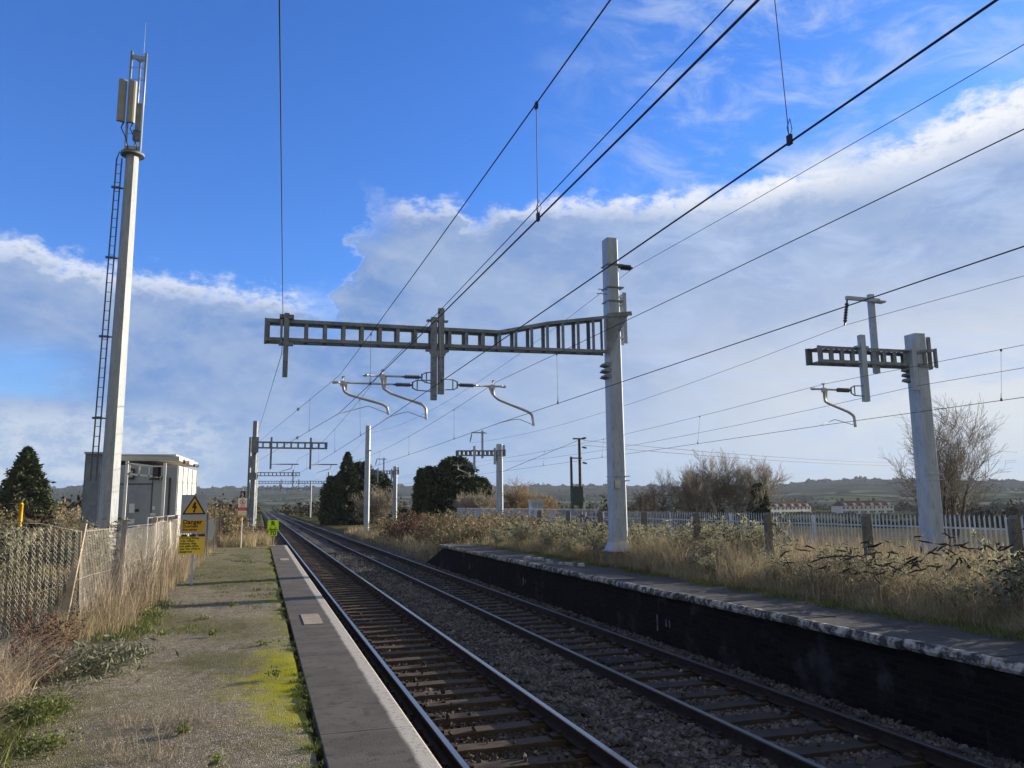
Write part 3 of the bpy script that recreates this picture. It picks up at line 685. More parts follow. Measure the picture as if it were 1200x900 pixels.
def main_portal():
    Y = 20.0
    root = empty('overhead_line_portal', (9.49,Y,.8), 'large galvanised mast in the dry grass carrying a long ladder boom over both tracks', 'gantry', 'overhead line structures along the railway')
    W = Matrix.Translation((-9.49,-Y,-.8))
    parts = []
    b = MB(); hexmast(b, 9.49, Y, 1.36, 10.1, .50, .42, .46, .40)
    for z_ in (3.1, 3.22): b.box((9.49,Y,z_),(.50,.47,.02))
    m_ = b.build('mast', galv, root)
    b = MB(); hexmast(b, 9.49, Y, 1.22, 1.44, .70, .53, .66, .50); b.box((9.49,Y,1.20),(.74,.70,.04)); b.build('base_flare', galv, root)
    b = MB(); b.cyl((9.49,Y,.5),(9.49,Y,1.18),.34,n=16); b.build('foundation', mat('concrete_footing', (.25,.24,.22)), root)
    b = MB()
    for z_ in (9.3, 8.62, 8.22): b.box((9.5,Y,z_),(.50,.46,.035))
    for k in range(3): b.extrude([(9.16,6.42-k*.17),(9.30,6.42-k*.17),(9.30,6.30-k*.17),(9.10,6.34-k*.17)],(0,Y-.2,0),(0,Y+.2,0),(1,0,0),(0,0,1))
    b.bar((9.0,Y-.1,8.55),(9.3,Y-.1,8.55),.02,.02); b.bar((8.95,Y-.1,8.42),(9.3,Y-.1,8.42),.02,.02)
    b.build('clamp_band', galv_dull, root)
    b = MB(); b.box((9.80,Y-.12,7.75),(.12,.02,1.5)); b.box((9.80,Y+.12,7.75),(.12,.02,1.5))
    for k in range(6): b.box((9.80,Y,7.2+k*.24),(.05,.22,.05))
    b.build('mounting_plate', galv, root)
    MB().box((9.36,Y-.245,3.0),(.16,.01,.22)).build('number_plate', mat('plate_cream',(.6,.6,.55)), root)
    boom(root, [(-.03,7.09),(6.0,7.14),(7.4,7.47),(9.20,7.76)], [(-.03,6.53),(6.07,6.62),(9.20,6.68)], Y, .42, .46, galv_dull, bw=.085)
    b = MB(); b.extrude([(9.2,6.6),(9.9,7.9),(9.75,7.9),(9.2,7.75)],(0,Y-.25,0),(0,Y-.235,0),(1,0,0),(0,0,1)); b.bar((9.2,Y-.26,7.76),(9.95,Y-.26,7.86),.03,.12); b.build('gusset_plate', galv_dull, root)
    b = MB()
    for x_, z0, z1 in ((4.17,5.16,7.35),(4.36,5.32,7.60)): b.box((x_,Y-.33,(z0+z1)/2),(.15,.13,z1-z0))
    b.box((4.27,Y-.28,7.27),(.56,.14,.04)); b.box((4.27,Y-.28,6.47),(.60,.16,.04))
    b.extrude([(4.0,6.45),(4.52,6.45),(4.42,6.28),(4.1,6.28)],(0,Y-.42,0),(0,Y-.40,0),(1,0,0),(0,0,1))
    drop = b.build('drop_tube', galv_dull, root)
    b = MB(); b.box((.46,Y-.30,6.42),(.12,.12,1.6)); b.box((.46,Y-.27,7.14),(.34,.16,.09)); b.box((.46,Y-.27,6.44),(.34,.16,.05)); b.box((.34,Y-.32,6.75),(.05,.10,.6)); b.build('drop_bracket', galv_dull, root)
    y = Y-.33
    cantilever(root, y, [(1.85,5.50),(1.90,5.30),(2.05,5.22),(2.84,5.02),(2.97,4.95),(3.01,4.77)], 4.1, 1.70, 5.53, (3.62,3.12), [(3.0,4.78),(2.5,4.96),(2.17,4.86),(1.78,4.74)])
    cantilever(root, y, [(2.84,5.66),(2.87,5.42),(3.06,5.30),(3.88,5.04),(3.97,4.94),(3.98,4.66)], 4.1, 2.45, 5.74, (3.86,3.35), [(3.97,4.68),(3.5,4.84),(3.2,4.76),(2.9,4.63)])
    cantilever(root, y, [(5.76,5.52),(5.79,5.33),(5.94,5.22),(6.74,4.93),(6.86,4.85),(6.90,4.55)], 4.4, 6.02, 5.58, (4.80,5.30), [(6.88,4.58),(6.5,4.72),(6.3,4.70),(5.87,4.58)])
    insulator(root, (9.72,Y,9.3),(10.15,Y,9.3), .095, insul_dark, 5)
    for ch in root.children: ch.matrix_parent_inverse = W
    return root
main_portal()

def right_structure(Y, dx=0.0, dz=0.0, label='', src=None):
    if src is not None:
        c = copy_tree(src); c.location = (18.0+dx, Y, .3+dz); c['label'] = label; return c
    root = empty('overhead_line_portal', (18.0,Y,.3), label, 'gantry', 'overhead line structures along the railway')
    b = MB(); hexmast(b, 18.0, Y, .0, 7.24, .56, .50, .50, .44)
    b.box((18.0,Y,3.2),(.56,.5,.02)); b.box((18.0,Y,3.05),(.56,.5,.02)); b.build('mast', galv, root)
    b = MB(); b.box((18.36,Y,6.7),(.10,.2,.95))
    for k in range(3): b.extrude([(17.56,6.25-k*.15),(17.75,6.25-k*.15),(17.75,6.13-k*.15),(17.52,6.17-k*.15)],(0,Y-.2,0),(0,Y+.2,0),(1,0,0),(0,0,1))
    b.build('mounting_plate', galv_dull, root)
    boom(root, [(14.35,6.68),(17.72,6.72),(18.4,6.80)], [(14.35,6.22),(17.72,6.26),(18.1,6.24)], Y, .5, .36, galv_dull)
    b = MB(); b.box((15.73,Y-.33,6.10),(.16,.14,1.86)); b.box((15.73,Y-.3,6.70),(.4,.14,.05)); b.box((15.73,Y-.3,6.26),(.4,.14,.05)); b.build('drop_tube', galv, root)
    b = MB(); b.box((17.47,Y-.33,6.22),(.16,.14,1.36)); b.box((17.47,Y-.3,6.70),(.4,.14,.05)); b.box((17.47,Y-.34,5.72),(.10,.10,.05)); b.build('drop_bracket', galv, root)
    b = MB(); b.box((16.52,Y+.05,7.2),(.15,.13,2.3)); b.build('riser_tube', galv, root)
    b = MB(); b.box((16.15,Y-.05,8.16),(1.15,.09,.10)); b.box((16.75,Y-.05,8.12),(.25,.2,.05)); b.build('feeder_arm', galv, root)
    insulator(root, (15.60,Y-.05,8.10),(15.45,Y-.05,7.36), .06, insul_dark, 7)
    cantilever(root, Y-.33, [(14.35,5.42),(14.37,5.13),(14.50,5.07),(15.12,4.86),(15.28,4.76),(15.30,4.46)], 15.65, 14.05, 5.46, (15.25,14.72), [(15.3,4.5),(14.9,4.60),(14.64,4.65),(14.2,4.50)])
    W = Matrix.Translation((-18.0,-Y,-.3))
    for ch in root.children: ch.matrix_parent_inverse = W
    return root
G0 = right_structure(17.6, label='slender mast before the palisade fence with a short ladder boom and tall riser tube')
for (Y, dx, dz, lb) in ((62.0,.75,.2,'small portal mast standing in front of the dark conifers beyond the main mast'), (100.0,-1.7,.2,'tiny far portal mast with a short boom between two dark conifers')):
    right_structure(Y, dx, dz, lb, G0)

def far_portal(Y, x0, x1, label, zt=7.05, drops=(), right=False, detail=True):
    root = empty('overhead_line_portal', (x0,Y,-.1), label, 'gantry', 'overhead line structures along the railway')
    b = MB(); hexmast(b, x0, Y, -.4, 8.5, .42, .36, .40, .36)
    if detail:
        hexmast(b, x0-.32, Y+.6, -.4, 7.4, .20, .18, .2, .2); b.box((x0,Y-.25,6.8),(.5,.1,1.1)); b.box((x0-.25,Y-.25,5.6),(.25,.1,.8)); b.box((x0-.05,Y-.3,4.6),(.45,.1,.5))
    b.build('mast', galv_dull, root)
    if right: b = MB(); hexmast(b, x1, Y, -.4, 8.6, .42, .36, .40, .36); b.build('mast', galv, root)
    boom(root, [(x0,zt),(x1,zt)], [(x0,zt-.48),(x1,zt-.48)], Y, .4, .48, galv_dull)
    for xd in drops:
        b = MB(); b.box((xd,Y-.3,(5.1+zt+.3)/2),(.13,.12,zt+.3-5.1)); b.build('drop_tube', galv_dull, root)
        s = 1; xa = xd+.35
        b = MB(); b.cyl((xd,Y-.3,5.45),(xd+1.9,Y-.3,5.45),.04); b.poly([(xd+1.5,Y-.3,5.45),(xd+1.4,Y-.3,5.15),(xd+.45,Y-.3,4.85)], .03, 6); b.build('cantilever', galv_dull, root)
    W = Matrix.Translation((-x0,-Y,.1))
    for ch in root.children: ch.matrix_parent_inverse = W
    return root
far_portal(58,-.5,4.45,'grey mast beyond the platform end, its boom carrying two drop tubes', drops=(.6,3.3))
far_portal(105,-.6,4.7,'second distant mast seen behind the first beyond the platform end', zt=6.85, drops=(3.9,), detail=False)
far_portal(145,-.75,11.65,'distant wide portal spanning all tracks with a mast on each side', zt=7.0, drops=(3.4,6.4), right=True, detail=False)
far_portal(195,-.9,11.5,'farthest wide portal, barely above the hills', zt=6.9, drops=(6.0,), right=True, detail=False)
b = MB(); hexmast(b, 9.45, 74, -.3, 9.95, .50, .46, .44, .40); b.box((9.45,73.75,7.6),(.58,.06,.12)); o = b.build('overhead_line_mast', galv)
tag(o, 'plain tall grey mast without a boom beside the dark conifer clump', 'mast', 'overhead line structures along the railway')

# ------------------------------------------------------------------ wires
WG = 'overhead wires above the railway'
def wire(name, pts, r, label, droppers=(), contact=None, m=wire_m):
    """pts: supports (x,y,z,sag-to-next)"""
    P = []
    for a, b_ in zip(pts[:-1], pts[1:]):
        n = 10
        for i in range(n):
            t = i/n; q = np.array(a[:3])*(1-t)+np.array(b_[:3])*t; q[2] -= a[3]*4*t*(1-t); P.append(q)
    P.append(np.array(pts[-1][:3])); P = np.array(P)
    root = MB().poly(P, r, 5).build(name, m); tag(root, label, 'wire', WG)
    for y, low in droppers:
        x = np.interp(y, P[:,1], P[:,0]); z = np.interp(y, P[:,1], P[:,2]); xl, zl = low(y)
        d = MB(); d.tubes([[x,y,z]], [[xl,y,zl]], .0035, .0035, 4)
        d.box((x,y,z-.015),(.018,.035,.05)); d.box((xl,y,zl+.015),(.018,.035,.06))
        d.poly([(xl,y,zl+.03),(xl+.03,y+.01,zl+.09),(xl+.012,y,zl+.15),(xl-.012,y,zl+.09),(xl,y,zl+.03)], .0028, 4)
        d.build('dropper', m, root)
    return P
def fn(P): return lambda y: (np.interp(y,P[:,1],P[:,0]), np.interp(y,P[:,1],P[:,2]))
CW, MW = .0068, .0058
yb = -34.0
C2 = wire('contact_wire', [(2.02,yb,4.73,.29),(1.78,20-.33,4.75,.0),(-.40,58,5.6,0)], CW, 'raised thick wire leaving the nearer track towards the mast beyond the platform', )
B = wire('messenger_wire', [(2.02,yb,5.75,.40),(1.78,20-.33,5.72,.0),(-.40,58,6.9,0)], MW, 'upper thin wire on the first cantilever, falling away to the mast beyond the platform', [(y,fn(C2)) for y in (5.1,14.0,26.0)])
D = wire('contact_wire', [(2.82,yb,4.58,.05),(2.90,20-.33,4.60,.05),(2.5,58,4.8,.05),(2.8,105,4.8,.05),(2.6,145,4.8,0)], CW, 'thick contact wire running above the middle of the nearer track')
C1 = wire('messenger_wire', [(2.75,yb,5.85,.20),(2.86,20-.33,5.90,.42),(2.5,58,5.9,.42),(2.8,105,5.8,.3),(2.6,145,5.8,0)], MW, 'messenger wire on the second cantilever above the nearer track', [(y,fn(D)) for y in (3.6,13.0,24.2,32,40,49)])
Gw = wire('contact_wire', [(5.95,yb,4.5,.04),(5.87,20-.33,4.58,.05),(6.1,62,4.8,.05),(5.8,105,4.8,0)], CW, 'thick contact wire running above the farther track')
Fw = wire('messenger_wire', [(5.95,yb,5.6,.22),(5.87,20-.33,5.70,.40),(6.1,62,5.8,.4),(5.8,105,5.8,0)], MW, 'messenger wire above the farther track on the third cantilever', [(y,fn(Gw)) for y in (-1.0,15.2,24.6,33,42,51)])
wire('earth_wire', [(-1.18,yb,7.25,.12),(.36,20-.36,7.2,.02),(.37,20-.36,6.2,0),(-.35,58,7.6,.3),(-.5,105,7.4,0)], .008, 'single wire running above the platform to the free end of the long boom')
wire('feeder_wire', [(10.0,yb,9.2,.55),(10.18,20,9.3,1.0),(9.6,74,9.3,.6),(11,145,8.4,0)], .0065, 'highest wire tied to the dark insulator at the top of the big mast')
wire('feeder_wire', [(15.4,yb,7.3,.35),(15.45,17.55,7.36,.6),(16.1,62,7.5,0)], .0065, 'wire hung from the dark insulator below the riser arm')
K = wire('contact_wire', [(14.2,yb,4.42,.04),(14.2,17.27,4.48,.05),(14.9,61.7,4.7,.05),(12.6,99.7,4.7,0)], CW, 'thick lowest wire in front of the slender mast')
I = wire('messenger_wire', [(14.2,yb,5.5,.20),(14.35,17.27,5.60,.38),(14.9,61.7,5.8,.38),(12.6,99.7,5.8,0)], MW, 'messenger wire above the lowest wire at the slender mast', [(y,fn(K)) for y in (3.5,11.9,23.7,32,40)])
wire('earth_wire', [(17.4,yb,5.6,.15),(17.47,17.2,5.66,.4),(18.2,61.6,5.9,.3),(15.8,99.6,5.9,0)], .0065, 'wire clamped under the short bracket of the slender mast')
# pale section insulators set in the two wires that leave the nearer track
for (P_, yy, lb) in ((B, 29.7, 'pale insulator bead threaded on the upper of the two departing wires'), (C2, 29.7, 'pale insulator bead threaded on the lower of the two departing wires')):
    x, z = fn(P_)(yy); o = MB().cyl((0,-.13,0),(0,.13,0),.05,n=10).cyl((0,-.3,0),(0,.3,0),.02,n=8).build('wire_insulator', pale_plastic); o.location = (x,yy,z); tag(o, lb, 'insulator')

# ------------------------------------------------------------------ radio mast
def radio_mast():
    x, y = -4.12, 25.0
    root = empty('radio_mast', (x,y,.85), 'tall tapering pale steel radio mast with ladder and antennas beside the cabin', 'mast')
    b = MB(); n = 8
    def rg(z, r): return [(r*math.cos(R(22.5+45*k)), r*math.sin(R(22.5+45*k)), z) for k in range(n)]
    b.add(np.array(rg(0,.268)+rg(12.3,.185)), [[i,(i+1)%n,(i+1)%n+n,i+n] for i in range(n)]+[list(range(n,2*n))])
    b.build('pole', mat('pale_mast_steel', (.33,.36,.39), (.42,.45,.47), (.25,.28,.31), scale=3, rough=.55, metal=.15, stretch=(3,3,.5)), root)
    MB().cyl((0,0,12.28),(0,0,12.36),.34,n=16).build('head_plate', galv_dull, root)
    b = MB()   # open head frame
    for sx in (-.215,.195): b.cyl((sx,0,12.3),(sx,0,15.72),.038,n=8)
    b.cyl((0.0,.25,12.3),(0.0,.25,15.72),.03,n=8)
    for z in (12.55,15.55): b.box((-.01,.02,z),(.44,.05,.12)); b.bar((-.2,0,z),(0,.25,z),.04,.06); b.bar((.2,0,z),(0,.25,z),.04,.06)
    for z in (13.0,13.5,14.0,14.4,14.8,15.2): b.tubes([[-.2,0,z]],[[.19,0,z]],.010,.010,5); b.tubes([[.19,0,z]],[[0,.25,z+.2]],.010,.010,5)
    b.build('head_frame', galv, root)
    for sx, rz in ((-.37,.35),(-.10,-.15)):
        b = MB(); prof = [(.115*math.cos(a), .07*math.sin(a)) for a in np.linspace(math.pi, 2*math.pi, 7)]+[(.115,.05),(-.115,.05)]
        b.extrude(prof, (0,0,0),(0,0,1.36),(1,0,0),(0,1,0)); b.box((0,.03,.2),(.1,.1,.08)); b.box((0,.03,1.15),(.1,.1,.08))
        o = b.build('panel_antenna', mat('cream_antenna', (.36,.35,.28), (.30,.29,.24), rough=.5), root); o.location = (sx,-.16,13.28); o.rotation_euler = (0,0,rz)
    b = MB(); b.box((.10,.05,13.55),(.16,.22,.9)); b.box((.06,.08,12.98),(.2,.2,.3)); b.build('equipment_box', galv_dull, root)
    b = MB()
    for q in (-.3,-.05): b.poly([(q,-.1,13.28),(q-.05,-.12,13.1),(q+.1,-.1,12.8),(q+.18,-.05,12.4)], .018, 6)
    b.build('cable', insul_dark, root)
    MB().tubes([[.12,0,15.7]],[[.12,0,16.75]],.008,.003,5).build('lightning_rod', steel_arm, root)
    b = MB()  # climbing ladder with its guard rail
    for sx in (-.13,.13): b.bar((-.43+sx*.55,-.05,2.4),(-.35+sx*.55,-.05,12.15),.035,.035)
    for k in range(32):
        z = 3.1+k*.285; xx = -.43+.08*(z-3.0)/9.15; b.tubes([[xx-.075,-.05,z]],[[xx+.075,-.05,z]],.010,.010,5)
    for z in (4.2,6.6,9.0,11.2): xx = -.43+.08*(z-3)/9.15; b.box((xx+.14,-.03,z),(.42,.04,.04)); b.box((xx-.02,-.07,z),(.26,.06,.06))
    b.poly([(-.42,-.05,12.1),(-.36,-.05,12.35),(-.22,-.02,12.2)], .02, 6)
    b.build('ladder', mat('dark_ladder_steel', (.09,.10,.12), (.13,.14,.16)), root)
    root.rotation_euler = (0,0,0)
radio_mast()

# ------------------------------------------------------------------ equipment cabin and yard furniture
def cabin():
    cream = mat('cream_cabin_panel', (.62,.61,.55), (.56,.55,.50), scale=.8, rough=.55)
    greyp = mat('grey_cabin_panel', (.34,.37,.40), (.30,.33,.36), scale=.8, rough=.5)
    root = empty('equipment_cabin', (-2.62,28,.85), 'cream and grey metal equipment cabin with flat roof behind the wire fence', 'cabin', rz=R(-4))
    W_, D_, H_ = 2.6, 4.1, 3.2
    b = MB(); b.box((-W_/2,D_/2,H_/2-.1),(W_,D_,H_-.2)); b.build('wall', cream, root)
    MB().box((-W_/2,-.012,H_/2-.1),(W_-.02,.02,H_-.25)).build('front_panel', greyp, root)
    b = MB(); b.box((-W_/2,D_/2,H_+.03),(W_+.04,D_+.04,.15)); b.box((-W_/2,D_/2,H_+.15),(W_-.2,D_-.2,.05)); b.build('roof', mat('cabin_roof_trim', (.58,.58,.53), scale=.7), root)
    b = MB()
    for yy in (.05,1.0,2.0,3.0,4.05): b.box((.012,yy,H_/2-.1),(.02,.05,H_-.22))
    b.box((.008,D_/2,1.55),(.012,D_,.03)); b.build('panel_joint', mat('cabin_joint', (.33,.32,.29)), root)
    for yy in (.9,3.1): MB().cyl((.05,yy-.12,H_-.05),(.14,yy+.12,H_-.05),.06,n=8).build('bracket_lamp', mat('brown_fitting', (.16,.12,.09)), root)
    gd = mat('dark_panel_gap', (.06,.065,.07)); wh = mat('white_notice', (.80,.82,.84), (.60,.62,.63), scale=20)
    b = MB(); b.box((-1.35,-.03,1.22),(1.15,.03,2.3)); door = b.build('door', mat('grey_cabin_door', (.31,.34,.38), (.27,.30,.34)), root)
    MB().box((-.83,-.055,1.1),(.03,.03,.18)).build('handle', gd, door)
    b = MB(); b.box((-1.35,-.026,2.40),(1.25,.02,.03)); b.box((-.745,-.026,1.5),(.02,.02,2.3)); b.box((-.42,-.026,1.5),(.02,.02,2.7)); b.box((-1.955,-.026,1.5),(.02,.02,2.3)); b.build('panel_seam', gd, root)
    for (cx,cz,w,h,m__) in ((-1.32,1.62,.16,.30,wh),(-1.16,1.55,.11,.10,gd),(-1.35,1.20,.26,.16,wh),(-1.38,.95,.24,.18,mat('blue_notice',(.25,.35,.55))),(-1.08,1.05,.10,.10,wh),(-1.02,.72,.12,.16,wh),(-.66,1.62,.09,.12,wh),(-.68,1.42,.17,.08,wh),(-.70,1.10,.12,.07,wh)):
        MB().box((cx,-.052,cz),(w,.008,h)).build('notice', m__, door if cx < -.78 else root)
    b = MB(); b.box((-1.42,-.06,2.72),(.24,.10,.34)); v = b.build('vent', gd, root); MB().box((-1.42,-.115,2.72),(.15,.01,.22)).build('louvre', greyp, v)
    MB().box((-.55,-.10,2.62),(.42,.16,.08)).build('cable_tray', gd, root)
    MB().box((-.22,-.05,1.45),(.05,.05,2.3)).build('conduit', gd, root)
    # taller shaded cabinet at its far side
    c = empty('equipment_cabinet', (-5.0,27.6,.85), 'tall grey equipment cabinet half hidden behind the foot of the radio mast', 'cabinet')
    MB().box((.04,0,1.65),(.50,1.0,3.3)).build('body', mat('blue_grey_cabinet', (.21,.25,.30)), c); MB().box((.04,0,3.33),(.56,1.1,.06)).build('cap', greyp, c)
    MB().box((.04,-.51,1.6),(.40,.02,2.8)).build('door', mat('cabinet_door', (.24,.28,.33)), c)
    # white cable frame in front
    f = empty('cable_frame', (-3.92,26.4,.85), 'white two post frame with a ladder crossbar in front of the cabin', 'frame')
    fm = white_paint
    for px_ in (0,1.07):
        MB().box((px_,0,1.52),(.085,.085,3.05 if px_ == 0 else 2.95)).build('post', fm, f)
    b = MB(); 
    for z0, z1 in ((2.98,2.86),(2.66,2.56)): b.bar((.04,-.06,z0),(.98,-.06,z1),.04,.05)
    for k in range(4): xx = .08+k*.28; b.bar((xx,-.06,2.97-.12*xx),(xx,-.06,2.64-.1*xx),.04,.04)
    b.build('crossbar', fm, f)
    MB().box((.86,.02,2.72),(.24,.2,.3)).box((.80,.0,2.50),(.3,.1,.05)).build('control_box', gd, f)
cabin()
def mini_gate():
    g_ = empty('site_gate', (-3.1,25.2,.85), 'low tubular gate by the cabin covered with dark mesh', 'gate')
    b = MB()
    b.poly([(0,0,0),(0,0,1.35),(1.2,.5,1.42),(1.2,.5,0)], .03, 6); b.build('frame', steel_arm, g_)
    b = MB()
    for k in range(24): t = k/24; b.tubes([[1.2*t,.5*t,.05]],[[1.2*(t+.15),.5*(t+.15),1.35]],.006,.006,3); b.tubes([[1.2*(t+.15),.5*(t+.15),.05]],[[1.2*t,.5*t,1.35]],.006,.006,3)
    b.build('mesh_panel', mat('grey_mesh', (.16,.15,.14)), g_)
mini_gate()

# ------------------------------------------------------------------ signs
black = mat('black_print', (.012,.012,.012), scale=5, rough=.6)
def warn_sign():
    alu = mat('sign_aluminium', (.42,.46,.52), (.38,.42,.48), scale=3, rough=.4, metal=.2)
    yel = mat('amber_sign_face', (.75,.42,.02), (.68,.38,.02), scale=3, rough=.45); yel2 = mat('yellow_sign_face', (.86,.66,.06), (.80,.60,.06), scale=3, rough=.45)
    root = empty('warning_sign', (-1.31,17.8,.9), 'grey and yellow electrical danger sign on a thin post by the fence', 'sign', rz=R(6))
    MB().cyl((.02,.03,0),(.02,.03,1.86),.024,n=10).build('post', galv, root)
    b = MB(); b.box((0,0,1.44),(.50,.006,.80)); top = b.build('upper_plate', alu, root); 
    z0 = 1.45; t = MB()
    def tri(c, h, y, mi): t.extrude([(-.577*h*1.0,c-h/3),(.577*h,c-h/3),(0,c+2*h/3)],(0,y,0),(0,y-.002,0),(1,0,0),(0,0,1),mi)
    tri(1.565,.40,-.005,0); tri(1.565,.315,-.008,1); t.build('warning_triangle', [black, yel], top)
    b = MB(); b.extrude([(.005,1.69),(.035,1.685),(.02,1.595),(.055,1.60),(.012,1.50),(.028,1.502),(-.012,1.455),(-.025,1.515),(-.008,1.51),(-.0,1.565),(-.045,1.555),(-.03,1.62)],(0,-.0105,0),(0,-.013,0),(1,0,0),(0,0,1)); b.build('lightning_bolt', black, top)
    MB().box((0,-.005,1.20),(.44,.004,.25)).build('amber_band', yel, top)
    text_mesh('lettering', 'Danger', .125, (-.205,-.009,1.235), top, black, bold=.003)
    text_mesh('lettering', 'Overhead\nlive wires', .072, (-.205,-.009,1.165), top, black, bold=.0015)
    b = MB()
    for xx in (-.17,0.0,.17): b.box((xx,-.004,1.00),(.12,.012,.05))
    b.build('clip_strip', mat('dark_clip', (.05,.06,.12)), root)
    lo = MB().box((-.02,-.002,.80),(.50,.006,.38)).build('lower_plate', yel2, root)
    text_mesh('lettering', 'Carrying fishing\nrods, helium\nballoons, flags\nand selfie sticks\nnear live wires is\ndangerous', .058, (-.245,-.007,.93), lo, black, bold=.0012)
    s = empty('white_board', (-1.0,18.3,.9), 'small curved white board fixed to the fence behind the danger sign', 'board')
    MB().extrude([(-.05,.88),(.05,.88),(.075,1.0),(.075,1.18),(.05,1.30),(-.05,1.30)],(0,0,0),(0,.006,0),(1,0,0),(0,0,1)).build('board', white_paint, s)
warn_sign()
def pass_sign():
    root = empty('trespass_sign', (-.66,33,.9), 'narrow white and red no-crossing sign on a thin post near the platform end', 'sign', rz=R(2))
    red = mat('red_print', (.55,.03,.05), scale=4, rough=.5)
    MB().cyl((0,.03,0),(0,.03,2.42),.024,n=8).build('post', mat('pale_post', (.55,.53,.47)), root)
    a = MB().box((0,0,2.06),(.19,.006,.28)).build('stop_plate', mat('black_plate', (.015,.015,.018)), root)
    text_mesh('lettering', 'S', .22, (-.066,-.012,1.99), a, white_paint)
    MB().box((0,-.008,1.945),(.15,.004,.018)).build('white_bar', white_paint, a)
    p_ = MB().box((-.0,0,1.62),(.33,.006,.62)).build('plate', white_paint, root)
    b = MB(); n = 20; c = (0,1.78); ro, ri = .105,.082
    V = [(c[0]+r_*math.cos(2*math.pi*k/n),-.006,c[1]+r_*math.sin(2*math.pi*k/n)) for r_ in (ro,ri) for k in range(n)]
    b.add(V, np.array([[k,(k+1)%n,(k+1)%n+n,k+n] for k in range(n)])); b.bar((-.06,-.006,1.84),(.06,-.006,1.72),.003,.02,up=(0,0,1)); b.build('prohibition_ring', red, p_)
    b = MB(); b.cyl((0,-.005,1.83),(0,-.004,1.83),.016,n=8); b.box((0,-.005,1.775),(.035,.002,.08)); b.box((-.012,-.005,1.715),(.012,.002,.05)); b.box((.014,-.005,1.715),(.012,.002,.05)); b.build('walking_figure', black, p_)
    b = MB().box((0,-.005,1.50),(.33,.004,.13)); rb = b.build('red_band', red, p_)
    text_mesh('lettering', 'Passengers\nmust not', .05, (0,-.006,1.625), p_, red, 'CENTER'); text_mesh('lettering', 'cross the line', .045, (0,-.009,1.49), rb, white_paint, 'CENTER')
    MB().box((0,-.004,1.22),(.35,.006,.08)).build('amber_plate', mat('amber_plate', (.70,.36,.03)), root)
    MB().box((0,-.004,1.335),(.33,.006,.14)).build('notice_plate', mat('cream_plate', (.62,.62,.54)), root)
pass_sign()
def speed_sign():
    root = empty('speed_sign', (.55,34.6,.2), 'bright yellow-green track speed board R 70 at the end of the platform', 'sign')
    fl = mat('fluorescent_yellow', (.62,.92,.01), (.58,.88,.01), scale=3, rough=.5)
    MB().box((0,.04,.75),(.05,.05,1.9)).build('post', galv_dull, root)
    p_ = MB().box((0,0,1.52),(.44,.008,.40)).box((0.0,0,1.22),(.33,.008,.28)).build('board', fl, root)
    text_mesh('lettering', 'R', .27, (0,-.012,1.50), p_, black, 'CENTER', bold=.006); text_mesh('lettering', '70', .27, (0,-.012,1.11), p_, black, 'CENTER', bold=.004, sx=.95)
    b = MB()
    for sx in (-.10,.10):
        n = 14; V = [(sx+r_*math.cos(2*math.pi*k/n),-.0075,1.405+r_*math.sin(2*math.pi*k/n)) for r_ in (.042,.026) for k in range(n)]
        b.add(V, np.array([[k,(k+1)%n,(k+1)%n+n,k+n] for k in range(n)]))
    b.build('lamp_ring', mat('ring_grey', (.16,.2,.1)), p_)
speed_sign()
b = MB(); b.cyl((0,0,0),(0,0,1.85),.10,n=12); b.cyl((0,0,1.85),(0,0,1.95),.10,.05,n=12)
o = b.build('marker_post', mat('yellow_marker_paint', (.80,.50,.01), (.75,.45,.01))); o.location = (-12.6,50,.9); tag(o, 'plain yellow marker post standing in the yard beyond the wire fence', 'post')

